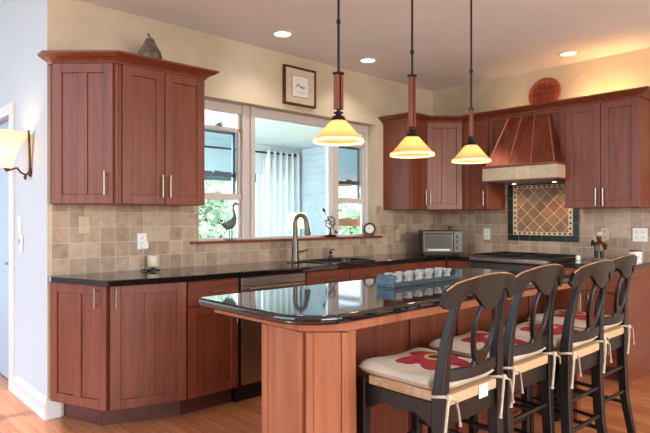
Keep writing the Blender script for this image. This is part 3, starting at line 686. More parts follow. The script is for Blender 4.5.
# ------------------------------------------------------------------ range / cooktop
rg_ = thing('range', 'stainless steel slide-in range with black grates', 'range', (4.56, 2.529, 0))
obj('body', bx(.03, .615, -.382, .382, .03, .895), 'black', rg_); obj('front_panel', bx(-.02, .029, -.382, .382, .885, .922), 'steel', rg_, bevel=.008)
obj('oven_door', bx(-.005, .029, -.38, .38, .2, .87), 'darksteel', rg_, bevel=.004); obj('oven_window', bx(-.008, -.005, -.25, .25, .35, .65), 'black', rg_)
b = B(); tube(b, [(-.045, -.34, .77), (-.045, .34, .77)], .011, 10); tube(b, [(-.045, -.3, .77), (-.005, -.3, .77)], .008, 8); tube(b, [(-.045, .3, .77), (-.005, .3, .77)], .008, 8); obj('oven_handle', b, 'steel', rg_, smooth=True)
obj('cooktop', bx(.03, .615, -.38, .38, .896, .926), 'black', rg_, bevel=.003)
for k in range(3):
    yc = -.25+k*.25; b = B()
    for s_ in (-.115, .115): tube(b, [(.06, yc+s_, .943), (.58, yc+s_, .943)], .006, 6)
    for x in (.06, .2, .32, .44, .58): tube(b, [(x, yc-.115, .943), (x, yc+.115, .943)], .006, 6)
    for x in (.06, .58):
        for s_ in (-.115, .115): tube(b, [(x, yc+s_, .925), (x, yc+s_, .943)], .006, 6)
    obj('grate', b, 'blackmetal', rg_)
obj('leg', bx(.05, .09, -.36, -.32, 0, .03), 'black', rg_); obj('leg', bx(.05, .09, .32, .36, 0, .03), 'black', rg_)
obj('leg', bx(.55, .59, -.36, -.32, 0, .03), 'black', rg_); obj('leg', bx(.55, .59, .32, .36, 0, .03), 'black', rg_)

# ------------------------------------------------------------------ toaster oven (diagonal)
to = thing('toaster_oven', 'steel countertop toaster oven in the corner', 'toaster oven', (4.515, 3.43, ZT1), math.atan2(-.27, .28))
W = .40
obj('housing', bx(0, W, 0, .26, .018, .245), 'darksteel', to, bevel=.008)
obj('front_frame', bx(.004, .305, -.012, -.0005, .03, .235), 'darksteel', to, bevel=.004)
obj('door_glass', bx(.025, .285, -.016, -.0125, .075, .195), 'black', to, bevel=.002)
b = B(); tube(b, [(.03, -.04, .215), (.285, -.04, .215)], .007, 10); tube(b, [(.05, -.04, .215), (.05, -.012, .215)], .005, 8); tube(b, [(.265, -.04, .215), (.265, -.012, .215)], .005, 8); obj('door_handle', b, 'darksteel', to, smooth=True)
obj('control_panel', bx(.31, W-.004, -.012, -.0005, .03, .235), 'darksteel', to, bevel=.003)
for z in (.185, .13, .075):
    b = B(); tube(b, [(.354, -.012, z), (.354, -.032, z)], [.019, .016], 16); obj('knob', b, 'darksteel', to, smooth=True)
for x in (.03, W-.03):
    for y in (.03, .23): b = B(); lathe(b, [(0, 0), (.014, 0), (.012, .018), (0, .018)], 12, (x, y)); obj('foot', b, 'black', to, smooth=True)
obj('crumb_tray', bx(.05, .27, -.014, -.0125, .045, .058), 'nickel', to)
b = B(); lathe(b, [(0, 0), (.016, 0), (.016, .035), (.010, .045), (0, .047)], 14); tag(obj('spice_jar', b, 'black', loc=(4.84, 3.33, ZT1+.2455), smooth=True), 'small black jar on top of the toaster oven', 'jar')

# ------------------------------------------------------------------ island
ZI0, ZI1 = .876, .914
def fillet(poly, rad):
    out = []; n = len(poly)
    for i, p in enumerate(poly):
        p = Vector(p); a = (Vector(poly[i-1])-p).normalized(); c_ = (Vector(poly[(i+1) % n])-p).normalized(); r = rad[i]
        if r == 0: out.append(tuple(p)); continue
        A, D = p+a*r, p+c_*r
        for k in range(7):
            t = k/6; out.append(tuple(A*(1-t)**2+p*2*t*(1-t)+D*t*t))
    return out
poly = fillet([(1.298, 2.29), (1.302, 1.635), (1.415, 1.498), (3.60, 1.498), (3.60, 2.29)], [.06, .07, .08, .05, .05])
b = B(); prism(b, poly, ZI0, ZI1)
isl = thing('kitchen_island', 'cherry kitchen island with clipped corner and polished black granite top', 'island', (1.36, 1.44, 0))
def T(lst): return [(x-1.36, y-1.44) for x, y in lst]
b = B(); prism(b, T(poly), ZI0, ZI1); sm_angle(obj('granite_top', b, 'granite', isl, bevel=.0155, seg=5))
b = B(); prism(b, T([(1.375, 2.24), (1.385, 1.64), (1.525, 1.512), (3.56, 1.512), (3.56, 2.24)]), .842, ZI0-.0005); obj('apron', b, 'island_wood', isl, bevel=.002, seg=1)
# corner pilaster with angled panel
P_ = [(1.415, 1.90), (1.415, 1.64), (1.545, 1.53), (1.585, 1.53), (1.575, 1.58), (1.72, 1.72), (1.72, 1.90)]
b = B(); prism(b, T(P_), .0, .8415); obj('corner_post', b, 'island_wood', isl, bevel=.002, seg=1)
door_part(isl, (1.414, 1.898), (1.414, 1.643), .12, .888, 1, None, 'end_panel', 'island_wood', st=.035)
door_part(isl, (1.416, 1.638), (1.543, 1.53), .12, .888, 1, None, 'corner_panel', 'island_wood', st=.026)
obj('base_body', bx(.362, 2.19, .29, .76, 0, .8415), 'cherry', isl)
b = B()
for k in range(5): box(b, .365+k*.44, .365+k*.40+.05, .278, .2895, .08, .841)
box(b, .362, 2.19, .276, .2895, 0, .08); obj('back_battens', b, 'cherry', isl, bevel=.002, seg=1)
obj('end_leg', bx(2.14, 2.19, .03, .275, 0, .8415), 'cherry', isl, bevel=.002)

# votive tray
TX, TYc = 2.235, 1.945
tr = thing('votive_tray', 'long blue-grey metal tray of glass cups on the island', 'tray', (TX, TYc, ZI1), math.radians(1))
obj('tray_base', bx(0, .60, -.058, .058, .0005, .012), 'bluegrey', tr, bevel=.002, seg=1)
obj('end_plate', bx(0, .018, -.058, .058, .0125, .064), 'bluegrey', tr, bevel=.002); obj('end_plate', bx(.582, .60, -.058, .058, .0125, .064), 'bluegrey', tr, bevel=.002)
obj('rail', bx(.018, .582, -.058, -.052, .0125, .028), 'bluegrey', tr); obj('rail', bx(.018, .582, .052, .058, .0125, .028), 'bluegrey', tr)
def cup():
    r = thing('votive_cup', '', 'glass cup', (0, 0, 0), 0, 'glass cups in the tray'); b = B()
    seg = 16; prof = [(0, 0), (.017, 0), (.021, .012), (.015, .026), (.023, .042), (.0255, .056), (.0225, .056), (.019, .042), (.008, .034), (0, .032)]
    lathe(b, prof, seg)
    for v in b.verts:
        k = math.atan2(v.co.y, v.co.x); f = 1+.10*math.cos(8*k); v.co.x *= f; v.co.y *= f
    sm_angle(obj('cup', b, 'crystal', r), .5); return r
proto = None; names = ['first', 'second', 'third', 'fourth', 'fifth', 'sixth']
for j, ys in enumerate((-.028, .028)):
    for k in range(6):
        lx, ly = .068+k*.093, ys; a = math.radians(1); p = (TX+lx*math.cos(a)-ly*math.sin(a), TYc+lx*math.sin(a)+ly*math.cos(a), ZI1+.0125)
        lab = 'glass cup in the %s row of the island tray, %s from the left end' % ('front' if j == 0 else 'rear', names[k])
        if proto is None: proto = cup(); proto.location = p; proto['label'] = lab
        else: dup(proto, p, 0, lab)

# ------------------------------------------------------------------ counter stools
def make_chair():
    t = thing('counter_stool', '', 'stool', (0, 0, 0), 0, 'counter stools along the island')
    FW, RW, FY, RY = .172, .185, .195, -.185
    # splayed rear legs continue into the back posts
    for s in (-1, 1):
        b = B(); rbar(b, [((s*.20, RY-.055, 0), .017, .019), ((s*.188, RY-.012, .25), .019, .022), ((s*RW, RY, .48), .021, .024), ((s*RW, RY, .64), .022, .025), ((s*(RW-.002), RY-.004, .70), .021, .022),
                          ((s*(RW-.010), RY-.012, .80), .018, .019), ((s*(RW-.016), RY-.025, .88), .015, .017), ((s*(RW-.022), RY-.042, .95), .013, .015), ((s*(RW-.030), RY-.058, 1.01), .0125, .013)])
        sm_angle(obj('rear_leg', b, 'espresso', t, bevel=.005), .9)
        b = B(); rbar(b, [((s*FW, FY, 0), .016, .016), ((s*FW, FY, .5), .021, .021), ((s*FW, FY, .645), .021, .021)]); obj('front_leg', b, 'espresso', t, bevel=.004)
    # aprons with a scalloped lower edge
    def ap(n, L): return [(x, (.535+.03*math.sin(PI*(x/L))**2 - .018*math.cos(4*PI*x/L)*.6)) for x in [L*k/n for k in range(n+1)]]
    for s in (-1, 1):
        L = FY-RY-.05; pr = ap(20, L); b = B(); prism(b, [(RY+.026+x, z) for x, z in pr]+[(RY+.026+L, .612), (RY+.026, .612)], s*.170-.009, s*.170+.009, axis='x'); obj('side_apron', b, 'espresso', t)
    L = 2*FW-.046; b = B(); prism(b, [(-L/2+x, z) for x, z in ap(20, L)]+[(L/2, .612), (-L/2, .612)], FY-.01, FY+.01, axis='y'); obj('front_apron', b, 'espresso', t)
    obj('rear_apron', bx(-RW+.023, RW-.023, RY-.01, RY+.01, .54, .612), 'espresso', t)
    # rush seat
    b = B(); prism(b, fillet([(-RW+.024, RY-.02), (RW-.024, RY-.02), (RW-.024, RY+.026), (FW-.003, FY-.022), (FW-.022, FY-.022), (FW-.022, FY+.018), (-FW+.022, FY+.018), (-FW+.022, FY-.022), (-FW+.003, FY-.022), (-RW+.024, RY+.026)],
                              [.008]*10), .613, .652); obj('rush_seat', b, 'rush', t, bevel=.012, seg=3)
    # rungs
    def rung(name, p, q, r=.010): b = B(); tube(b, [p, q], r, 10); obj(name, b, 'espresso', t, smooth=True)
    for s in (-1, 1):
        rung('side_stretcher', (s*.19, RY-.02, .21), (s*FW, FY, .23)); rung('side_stretcher', (s*.188, RY-.01, .37), (s*FW, FY, .38))
    rung('front_stretcher', (-FW, FY, .17), (FW, FY, .17), .012); rung('front_stretcher', (-FW, FY, .33), (FW, FY, .33)); rung('rear_stretcher', (-.188, RY-.012, .28), (.188, RY-.012, .28)); rung('rear_stretcher', (-.187, RY-.005, .42), (.187, RY-.005, .42))
    # crest rail
    def yb(x, z): return RY - (z-.70)*.20 + .012 - .045*(1-(x/.24)**2)
    b = B(); n = 36; rows = []
    for i in range(n+1):
        u = -1+2*i/n; x = .236*u; zt = 1.082-.036*abs(u)**2.0-(.012*max(0, abs(u)-.85)/.15)
        au = abs(u)
        if au > .72: h = .088-.035*max(0, (au-.86)/.14)**2
        elif au > .30: h = .058+.034*((abs(au-.51)/.21)**2)
        else: h = .092+.042*(1-(au/.30)**2)
        zb = zt-h; y = RY-.056-.045*(1-u*u)+.012; th = .0085
        rows.append([b.verts.new(q) for q in ((x, y-th-.012, zt-.004), (x, y-th-.0085, zt), (x, y+th-.0155, zt), (x, y+th-.012, zt-.004), (x, y+th+.004, zb), (x, y-th+.004, zb))])
    for p, q in zip(rows, rows[1:]):
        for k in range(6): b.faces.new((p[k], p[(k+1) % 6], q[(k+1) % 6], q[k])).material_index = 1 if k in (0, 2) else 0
    b.faces.new(rows[0]).material_index = 0; b.faces.new(rows[-1]).material_index = 0
    obj('crest_rail', b, ['espresso', 'wear'], t)
    # lower rail and the oval loop splat
    b = B()
    rows = []
    for i in range(17):
        u = -1+2*i/16; x = (RW-.02)*u; y = RY-.008-.028*(1-u*u); zt = .742+.0*(1-u*u)
        rows.append([b.verts.new((x, y-.009, zt)), b.verts.new((x, y+.009, zt)), b.verts.new((x, y+.009, zt-.045)), b.verts.new((x, y-.009, zt-.045))])
    for p, q in zip(rows, rows[1:]):
        for k in range(4): b.faces.new((p[k], p[(k+1) % 4], q[(k+1) % 4], q[k]))
    b.faces.new(rows[0]); b.faces.new(rows[-1]); obj('lower_rail', b, 'espresso', t, bevel=.003, seg=1)
    b = B(); n = 40; outer, inner = [], []
    for k in range(n):
        a = 2*PI*k/n; cz, hz = .868, .118; sx = math.sin(a); cz_ = math.cos(a)
        wid = .072*(1+.12*cz_); z = cz+hz*cz_
        outer.append((wid*sx, z+(.0 if cz_ > -.3 else -.012*abs(cz_)))); 
        th = .014 if cz_ > -.5 else .014+.03*((-cz_-.5)/.5)
        inner.append(((wid-.0145)*sx, cz+(hz-th)*cz_))
    def yy(z): t_ = (z-.70)/.31; return RY-.036-.052*t_+.004
    vo = [[b.verts.new((x, yy(z)+d, z)) for x, z in outer] for d in (-.009, .009)]; vi = [[b.verts.new((x, yy(z)+d, z)) for x, z in inner] for d in (-.009, .009)]
    for k in range(n):
        k2 = (k+1) % n
        b.faces.new((vo[0][k], vo[0][k2], vi[0][k2], vi[0][k])); b.faces.new((vo[1][k2], vo[1][k], vi[1][k], vi[1][k2]))
        b.faces.new((vo[0][k2], vo[0][k], vo[1][k], vo[1][k2])); b.faces.new((vi[0][k], vi[0][k2], vi[1][k2], vi[1][k]))
    # foot flaring into the rail
    f0 = [b.verts.new((x, yy(.75)+d, .765)) for x, d in ((-.03, -.009), (.03, -.009), (.03, .009), (-.03, .009))]
    f1 = [b.verts.new((x, yy(.70)+d, .725)) for x, d in ((-.05, -.009), (.05, -.009), (.05, .009), (-.05, .009))]
    for k in range(4): b.faces.new((f0[k], f0[(k+1) % 4], f1[(k+1) % 4], f1[k]))
    b.faces.new(f0); b.faces.new(f1)
    obj('loop_splat', b, 'espresso', t, bevel=.003, seg=1)
    return t
def make_cushion():
    t = thing('seat_cushion', '', 'cushion', (0, 0, 0), 0, 'flower seat cushions'); RY = -.185
    b = B(); n = 26
    def sh(u, v, top):
        su = math.copysign(abs(u)**.9, u); x = su*(.198+.002*v); y = .003+.206*v
        # keep clear of the rear posts
        e = max(0, 1-abs(u)**5)*max(0, 1-abs(v)**5); e = e**.36
        z = .6535+.030+(1 if top else -1)*.0295*e + (.013*e*(math.sin(3.1*u+1)*math.cos(2.7*v)) if top else 0)
        if v < -.72 and abs(u) > .62: x = su*.80*(.198+.002*v)/1.0
        return (x, y, max(.6535, z))
    for top in (True, False):
        vs = [[b.verts.new(sh(-1+2*i/n, -1+2*j/n, top)) for i in range(n+1)] for j in range(n+1)]
        for j in range(n):
            for i in range(n): b.faces.new((vs[j][i], vs[j][i+1], vs[j+1][i+1], vs[j+1][i]))
    bmesh.ops.remove_doubles(b, verts=b.verts, dist=.0006)
    obj('pad', b, 'cushion', t, smooth=True)
    for s in (-1, 1):
        b = B(); cx, cy, z = s*.185, RY, .655; lp = []
        for k in range(13):
            a = 2*PI*k/12; lp.append((cx+.029*math.cos(a)*1.05, cy+.033*math.sin(a), z+.004*math.sin(2*a)))
        tube(b, lp, .0055, 8)
        kx, ky = cx-s*.0, cy-.037
        lathe(b, [(0, z-.012), (.012, z-.006), (.013, z+.003), (.007, z+.011), (0, z+.012)], 10, (kx, ky))
        tube(b, [(kx, ky, z), (kx-.025, ky-.012, z-.03), (kx-.032, ky-.01, z-.09), (kx-.036, ky-.008, z-.135), (kx-.038, ky-.006, z-.15)], [.005, .0055, .005, .0055, .008], 8, flat=.7)
        tube(b, [(kx, ky, z), (kx+.03, ky-.01, z-.015), (kx+.05, ky-.006, z-.06), (kx+.058, ky-.006, z-.10), (kx+.06, ky-.006, z-.112)], [.005, .0055, .005, .0055, .008], 8, flat=.7)
        obj('tie', b, 'cord', t, smooth=True)
    return t
spots = [(1.812, 1.345, 0), (2.325, 1.38, 0), (2.76, 1.32, 0), (3.285, 1.385, 0)]
CL = ['dark wooden counter stool nearest the camera, with a white tag on its seat', 'dark wooden counter stool, second from the near end of the island', 'dark wooden counter stool, third from the near end of the island', 'dark wooden counter stool at the far end, beside bare floor']
KL = ['cream cushion with a red flower, tied to the nearest stool', 'cream cushion with a red flower on the second stool from the near end', 'cream cushion with a red flower on the third stool from the near end', 'cream cushion with a red flower on the farthest stool']
ch0 = make_chair(); cu0 = make_cushion()
for i, (x, y, a) in enumerate(spots):
    if i == 0: c_, k_ = ch0, cu0; 
    else: c_ = dup(ch0, (0, 0, 0), 0, ''); k_ = dup(cu0, (0, 0, 0), 0, '')
    for o_, l_ in ((c_, CL[i]), (k_, KL[i])): o_.location = (x, y, 0); o_.rotation_euler = (0, 0, math.radians(a)); o_['label'] = l_
b = B(); box(b, .03, .09, -.2085, -.2065, .600, .650); tg = obj('paper_tag', b, 'paper', ch0); tg['label'] = 'small white paper tag'

# ------------------------------------------------------------------ pendants
def pendant(x, y, zr, woodL, ww, knuck, label, k=1.0):
    t = thing('pendant_light', label, 'pendant light', (x, y, ZC), 0, 'pendant lights over the island')
    z = zr-ZC     # rim height relative to ceiling
    b = B(); prof = [(.034, z+.098), (.045, z+.086), (.082, z+.045), (.112, z+.014), (.121, z+.0125)]; prof = [(a_*k, z_) for a_, z_ in prof]
    lathe(b, prof, 40); obj('glass_shade', b, 'amber', t, smooth=True, solid=.004)
    b = B(); lathe(b, [(.1215*k, z+.012), (.1235*k, z+.001), (.119*k, z), (.1165*k, z+.010)], 40, closed=True); obj('rim', b, 'amber_rim', t, smooth=True)
    b = B(); lathe(b, [(0, z+.135), (.012, z+.135), (.013, z+.126), (.028, z+.122), (.035, z+.104), (.036, z+.094), (0, z+.094)], 24); obj('socket_cup', b, 'blackmetal', t, smooth=True)
    b = B(); lathe(b, [(0, z+.136), (.022, z+.136), (.022, z+.141), (.009, z+.146), (.009, z+.152), (0, z+.152)], 16); zt = z+.152
    box(b, -.006, .006, -.006, .006, zt, zt+woodL); lathe(b, [(0, zt+woodL+.001), (ww*.75, zt+woodL+.001), (ww*.75, zt+woodL+.007), (0, zt+woodL+.009)], 16)
    obj('stem_core', b, 'blackmetal', t)
    for s in (-1, 1): b = B(); box(b, s*ww*.35-ww*.22, s*ww*.35+ww*.22, -ww*.35, ww*.35, zt+.002, zt+woodL-.001); o = obj('wood_slat', b, 'cherry', t, bevel=.001, seg=1, rotz=0)
    b = B(); tube(b, [(0, 0, zt+woodL+.008), (0, 0, -.012)], .0058, 10); obj('rod', b, 'blackmetal', t, smooth=True)
    for zk in knuck: b = B(); zk -= ZC; lathe(b, [(0, zk-.012), (.009, zk-.01), (.0105, zk), (.009, zk+.01), (0, zk+.012)], 12); obj('knuckle', b, 'blackmetal', t, smooth=True)
    b = B(); lathe(b, [(0, -.022), (.05, -.02), (.062, -.006), (.062, -.0005), (0, -.0005)], 24); obj('ceiling_canopy', b, 'blackmetal', t, smooth=True)
    light('pendant_bulb', 'POINT', (x, y, zr+.05), (0, 0, 0), 1.7, (1, .82, .58), .028)
pendant(1.80, 1.85, 1.629, .165, .036, (2.19,), 'pendant light with amber cone shade nearest the camera', .97)
pendant(2.345, 1.85, 1.609, .27, .034, (2.16,), 'middle pendant light with amber cone shade', .96)
pendant(2.91, 1.85, 1.616, .165, .022, (2.16,), 'pendant light with amber cone shade farthest along the island', .94)

# ------------------------------------------------------------------ recessed lights
def can(x, y, mat, label, e, col):
    t = thing('recessed_light', label, 'ceiling light', (x, y, ZC), 0, 'recessed ceiling lights')
    b = B(); lathe(b, [(.066, -.001), (.085, -.001), (.086, -.006), (.07, -.010), (.066, -.008)], 32, closed=True); obj('trim_ring', b, 'whitetrim', t, smooth=True)
    b = B(); lathe(b, [(0, -.0045), (.065, -.0045), (.065, -.001), (0, -.001)], 32); obj('lens', b, mat, t)
    light('can_light', 'SPOT', (x, y, ZC-.02), (0, 0, 0), e, col, .06, spot_size=2.3, spot_blend=.6)
can(2.70, 3.40, 'bulb', 'recessed ceiling light nearest the left, above the window', 15, (1, .93, .84))
can(3.72, 3.44, 'bulb', 'recessed ceiling light near the right end of the window wall', 15, (1, .93, .84))
can(4.85, 2.11, 'bulb_warm', 'warm recessed ceiling light above the right wall cabinets', 14, (1, .74, .46))

# ------------------------------------------------------------------ wall decor
pf = thing('picture_frame', 'small framed sketch hung above the window', 'picture', (3.2, YT, 2.28))
w_, h_ = .185, .34
b = B()
for x0, x1, z0, z1 in ((-w_, -w_+.018, 0, h_), (w_-.018, w_, 0, h_), (-w_+.018, w_-.018, 0, .018), (-w_+.018, w_-.018, h_-.018, h_)): box(b, x0, x1, -.03, 0, z0, z1)
obj('frame', b, 'bronze', pf, bevel=.002, seg=1); obj('mat_board', bx(-w_+.018, w_-.018, -.020, -.012, .018, h_-.018), 'cream', pf)
obj('sketch_border', bx(-.098, .098, -.0215, -.0205, .075, .265), 'bronze', pf); obj('sketch_paper', bx(-.094, .094, -.0235, -.0218, .079, .261), 'paper', pf)
b = B(); tube(b, [(-.05, -.0245, .16), (-.035, -.0245, .19), (-.01, -.0245, .175), (.02, -.0245, .16), (.06, -.0245, .17)], [.003, .004, .005, .006, .002], 6); tube(b, [(.0, -.0245, .17), (.03, -.0245, .165), (.06, -.0245, .168)], [.003, .006, .003], 6); tube(b, [(-.04, -.0245, .12), (.04, -.0245, .115)], .0012, 5); obj('sketch', b, 'bluegrey', pf)
pr = thing('pear_figurine', 'grey-brown pear figurine on top of the left cabinets', 'figurine', (1.70, 3.59, ZU1+.063))
b = B(); lathe(b, [(0, 0), (.055, .002), (.078, .03), (.083, .06), (.072, .1), (.05, .135), (.036, .16), (.03, .18), (.018, .192), (0, .195)], 28); obj('body', b, 'pear', pr, smooth=True)
b = B(); tube(b, [(0, 0, .19), (-.004, 0, .205), (-.014, 0, .222)], [.006, .006, .010], 8); obj('stem', b, 'pear', pr, smooth=True)
# support board on top of cabinets so the figurine rests on the crown level
b = B(); prism(b, [(1.14, YT-.001), (1.14, 3.74), (1.425, UY+.01), (2.03, UY+.01), (2.03, YT-.001)], ZU1+.001, ZU1+.0625); tag(obj('cabinet_top_board', b, 'cherry_h'), 'flat board behind the left crown moulding under the pear', 'board')
b = B(); prism(b, [(UX+.01, 3.18), (UX+.01, 1.552), (XT-.002, 1.552), (XT-.002, 3.18)], ZU1+.001, ZU1+.06); tag(obj('cabinet_top_board', b, 'cherry_h'), 'flat board behind the crown moulding on the range wall', 'board')
# carved round plaque
pq = thing('carved_plaque', 'round carved red wooden plaque leaning above the range hood', 'plaque', (XT-.045, 2.48, ZU1+.0605))
R_ = .16
def disc(r, x0, x1, n=48):
    b = B(); prism(b, [(r*math.cos(2*PI*k/n), r*math.sin(2*PI*k/n)) for k in range(n)], x0, x1, axis='x'); return b
def lean(b):
    for v in b.verts: v.co = Vector((v.co.x+(v.co.z+R_)*.14, v.co.y, v.co.z+R_))
b = disc(R_-.018, -.006, .006); lean(b); obj('plate', b, 'plaque', pq)
b = B(); tube(b, [(0, (R_-.012)*math.cos(2*PI*k/48), (R_-.012)*math.sin(2*PI*k/48)) for k in range(49)], .012, 8); lean(b); obj('raised_rim', b, 'plaque', pq, smooth=True)
b = B()
for k in range(-3, 4):
    hh_ = math.sqrt((R_-.03)**2-(k*.032)**2)
    box(b, -.011, -.006, k*.032-.004, k*.032+.004, -hh_*.8, hh_*.8)
for z in (-.06, 0, .055): box(b, -.012, -.006, -.09, .09, z-.006, z+.006)
rc = random.Random(3)
for k in range(40): y = rc.uniform(-.09, .09); z = rc.uniform(-.09, .09); box(b, -.013, -.006, y-.008, y+.008, z-.005, z+.005)
lean(b); obj('carving', b, 'sill', pq)

# sconce on the hall wall
sc = thing('wall_sconce', 'bell-shaped alabaster wall sconce with bronze arm by the door', 'wall light', (XW, 4.16, 1.625))
b = B(); lathe(b, [(0, 0), (.035, 0), (.03, .01), (0, .012)], 20)
for v in b.verts: v.co = Vector((-v.co.z, v.co.x, v.co.y-.03))
obj('wall_plate', b, 'bronze', sc, smooth=True)
b = B(); tube(b, [(-.008, 0, -.03), (-.03, 0, -.05), (-.06, -.0, -.035), (-.085, 0, -.005)], .007, 8); tube(b, [(-.03, 0, -.05), (-.035, 0, -.07), (-.03, 0, -.085)], [.008, .011, .004], 8); obj('arm', b, 'bronze', sc, smooth=True)
b = B(); tube(b, [(-.012, -.02, -.06), (-.012, -.03, 0), (-.018, -.045, .1), (-.03, -.075, .21), (-.035, -.085, .245)], [.015, .016, .016, .016, .013], 8, flat=.5); obj('strap', b, 'bronze', sc, smooth=True)
b = B(); lathe(b, [(0, -.01), (.032, -.006), (.045, .03), (.055, .09), (.075, .14), (.118, .20), (.135, .225)], 36, (-.145, .0)); obj('glass_shade', b, 'alabaster', sc, smooth=True, solid=.004)
b = B(); lathe(b, [(0, -.035), (.01, -.03), (.02, -.012), (0, -.011)], 16, (-.145, 0)); tube(b, [(-.085, 0, -.005), (-.145, 0, -.03)], .006, 8); obj('finial', b, 'bronze', sc, smooth=True)
light('sconce_bulb', 'POINT', (XW-.145, 4.16, 1.735), (0, 0, 0), 2.6, (1, .74, .45), .03)

# cover plates
def plate(label, loc, rotz, n=1, kind='outlet', mat='white', w=.07, h=.115):
    W_ = w+(n-1)*.046
    t = thing('switch_plate' if kind != 'outlet' else 'outlet_plate', label, 'outlet' if kind == 'outlet' else 'light switch', loc, rotz)
    obj('cover', bx(-W_/2, W_/2, -.006, 0, -h/2, h/2), mat, t, bevel=.002)
    for k in range(n):
        x = (k-(n-1)/2)*.046
        if kind == 'outlet':
            for z in (-.024, .024):
                b = B(); box(b, x-.015, x+.015, -.008, -.006, z-.014, z+.014); s_ = obj('socket', b, mat, t, bevel=.001, seg=1)
                b = B(); box(b, x-.008, x-.005, -.0086, -.008, z-.006, z+.006); box(b, x+.005, x+.008, -.0086, -.008, z-.006, z+.006); obj('slots', b, 'black', s_)
        elif kind == 'switch':
            b = B(); box(b, x-.005, x+.005, -.018, -.006, -.004, .012); obj('toggle', b, mat, t, bevel=.001, seg=1)
        elif kind == 'rocker':
            b = B(); box(b, x-.016, x+.016, -.010, -.006, -.034, .034); obj('rocker', b, mat, t, bevel=.002, seg=1)
    return t
yt = YA-.0085; xt = XB-.0085; RB = -PI/2; RH = -PI/2
plate('almond blank-looking switch plate on the tile below the left cabinets', (1.333, yt, 1.235), 0, 1, 'switch', 'almond')
plate('white outlet with a plug-in charger above the cream cylinder', (1.735, yt, 1.116), 0, 1, 'outlet', 'white')
plate('outlet on the tile just right of the window sill', (4.561, yt, 1.105), 0, 1, 'outlet', 'almond')
plate('white outlet between toaster oven and range mural', (xt, 3.105, 1.118), RB, 1, 'outlet', 'white')
plate('outlet partly hidden behind the chef figurine', (xt, 1.93, 1.14), RB, 1, 'outlet', 'almond')
plate('white double gang outlet near the far right end of the counter', (xt, 1.647, 1.14), RB, 2, 'outlet', 'white')
plate('tall white rocker switch plate beside the door casing, below the sconce', (XW-.0005, 4.42, 1.235), RH, 1, 'rocker', 'white', w=.09, h=.12)
th = thing('wall_remote', 'small white wall control hung below the rocker switch', 'remote', (XW-.0005, 4.345, 1.10), RH)
obj('housing', bx(-.022, .022, -.022, 0, -.06, .06), 'white', th, bevel=.008, seg=3); obj('screen', bx(-.014, .014, -.0235, -.0222, .0, .035), 'bluegrey', th)
b = B(); box(b, -.02, .02, -.045, -.0095, -.02, .03); tag(obj('plug_in_charger', b, 'white', bevel=.005, seg=3, loc=(1.745, yt, 1.085)), 'boxy white charger plugged into the outlet left of the window', 'charger')
# cream cylinder on the counter
cj = thing('cream_canister', 'cream cylinder on a dark stand at the left counter end', 'canister', (1.778, 3.70, ZT1))
b = B(); lathe(b, [(0, .0005), (.045, .0005), (.045, .006), (.012, .012), (.012, .02), (.03, .026), (0, .026)], 24); obj('stand', b, 'black', cj, smooth=True)
b = B(); lathe(b, [(0, .0265), (.038, .0265), (.042, .035), (.042, .10), (.039, .106), (0, .106)], 28); obj('cylinder', b, 'cream', cj, smooth=True)
b = B(); tube(b, [(-.03, -.025, .005), (-.06, -.04, .006), (-.085, -.02, .01), (-.06, .0, .012), (-.09, .01, .006)], .004, 6); obj('cord', b, 'black', cj)

# sill objects
ZS = WZ0+.018
gs = thing('crane_figurine', 'dark metal long-necked bird figurine on the left of the sill', 'figurine', (2.50, 3.83, ZS+.0005))
b = B(); tube(b, [(-.085, 0, .13), (-.06, 0, .125), (-.03, 0, .115), (.0, 0, .125), (.03, 0, .15), (.045, 0, .18), (.040, 0, .215), (.028, 0, .25), (.03, 0, .28), (.048, 0, .298), (.062, 0, .298), (.075, 0, .292), (.095, 0, .285)],
               [.004, .018, .034, .038, .030, .018, .011, .008, .008, .012, .011, .005, .001], 14); sm_angle(obj('body', b, 'verdigris', gs), 1.5)
b = B(); tube(b, [(-.005, .01, .095), (.0, .01, .05), (-.002, .01, .006)], .004, 6); tube(b, [(.01, -.01, .095), (.012, -.01, .05), (.01, -.01, .006)], .004, 6); obj('legs', b, 'verdigris', gs)
obj('base', bx(-.04, .045, -.028, .028, 0, .007), 'verdigris', gs, bevel=.002)
am = thing('armillary_sundial', 'armillary sphere with an arrow on the middle of the sill', 'sundial', (3.60, 3.81, ZS+.0005)); am.scale = (1.15, 1.15, 1.15)
obj('base', bx(-.045, .045, -.025, .025, 0, .02), 'blackmetal', am, bevel=.003)
b = B(); lathe(b, [(0, .02), (.012, .02), (.006, .035), (.005, .06), (.008, .065), (0, .07)], 12); obj('stem', b, 'blackmetal', am, smooth=True)
cz = .12; b = B()
for f in (lambda a: (.05*math.cos(a), 0, cz+.05*math.sin(a)), lambda a: (.048*math.cos(a)*.5, .048*math.sin(a), cz+.048*math.cos(a)*.85), lambda a: (.046*math.cos(a), .046*math.sin(a)*.9, cz+.02*math.sin(a))):
    tube(b, [f(2*PI*k/28) for k in range(29)], .0035, 6, caps=False)
obj('rings', b, 'faucet', am, smooth=True)
b = B(); tube(b, [(.055, -.0, .05), (-.075, 0, .225)], .003, 6); tube(b, [(-.068, 0, .2155), (-.088, 0, .2425)], [.014, .001], 8); tube(b, [(.05, 0, .057), (.068, 0, .033)], [.004, .013], 6); lathe(b, [(0, cz-.01), (.01, cz), (0, cz+.01)], 8); obj('arrow', b, 'blackmetal', am)
ck = thing('desk_clock', 'small round black desk clock at the right end of the sill', 'clock', (4.13, 3.80, ZS+.0005), math.radians(-35))
n = 32
def cyl(r, y0, y1, cz): b = B(); prism(b, [(r*math.cos(2*PI*k/n), cz+r*math.sin(2*PI*k/n)) for k in range(n)], y0, y1, axis='y'); return b
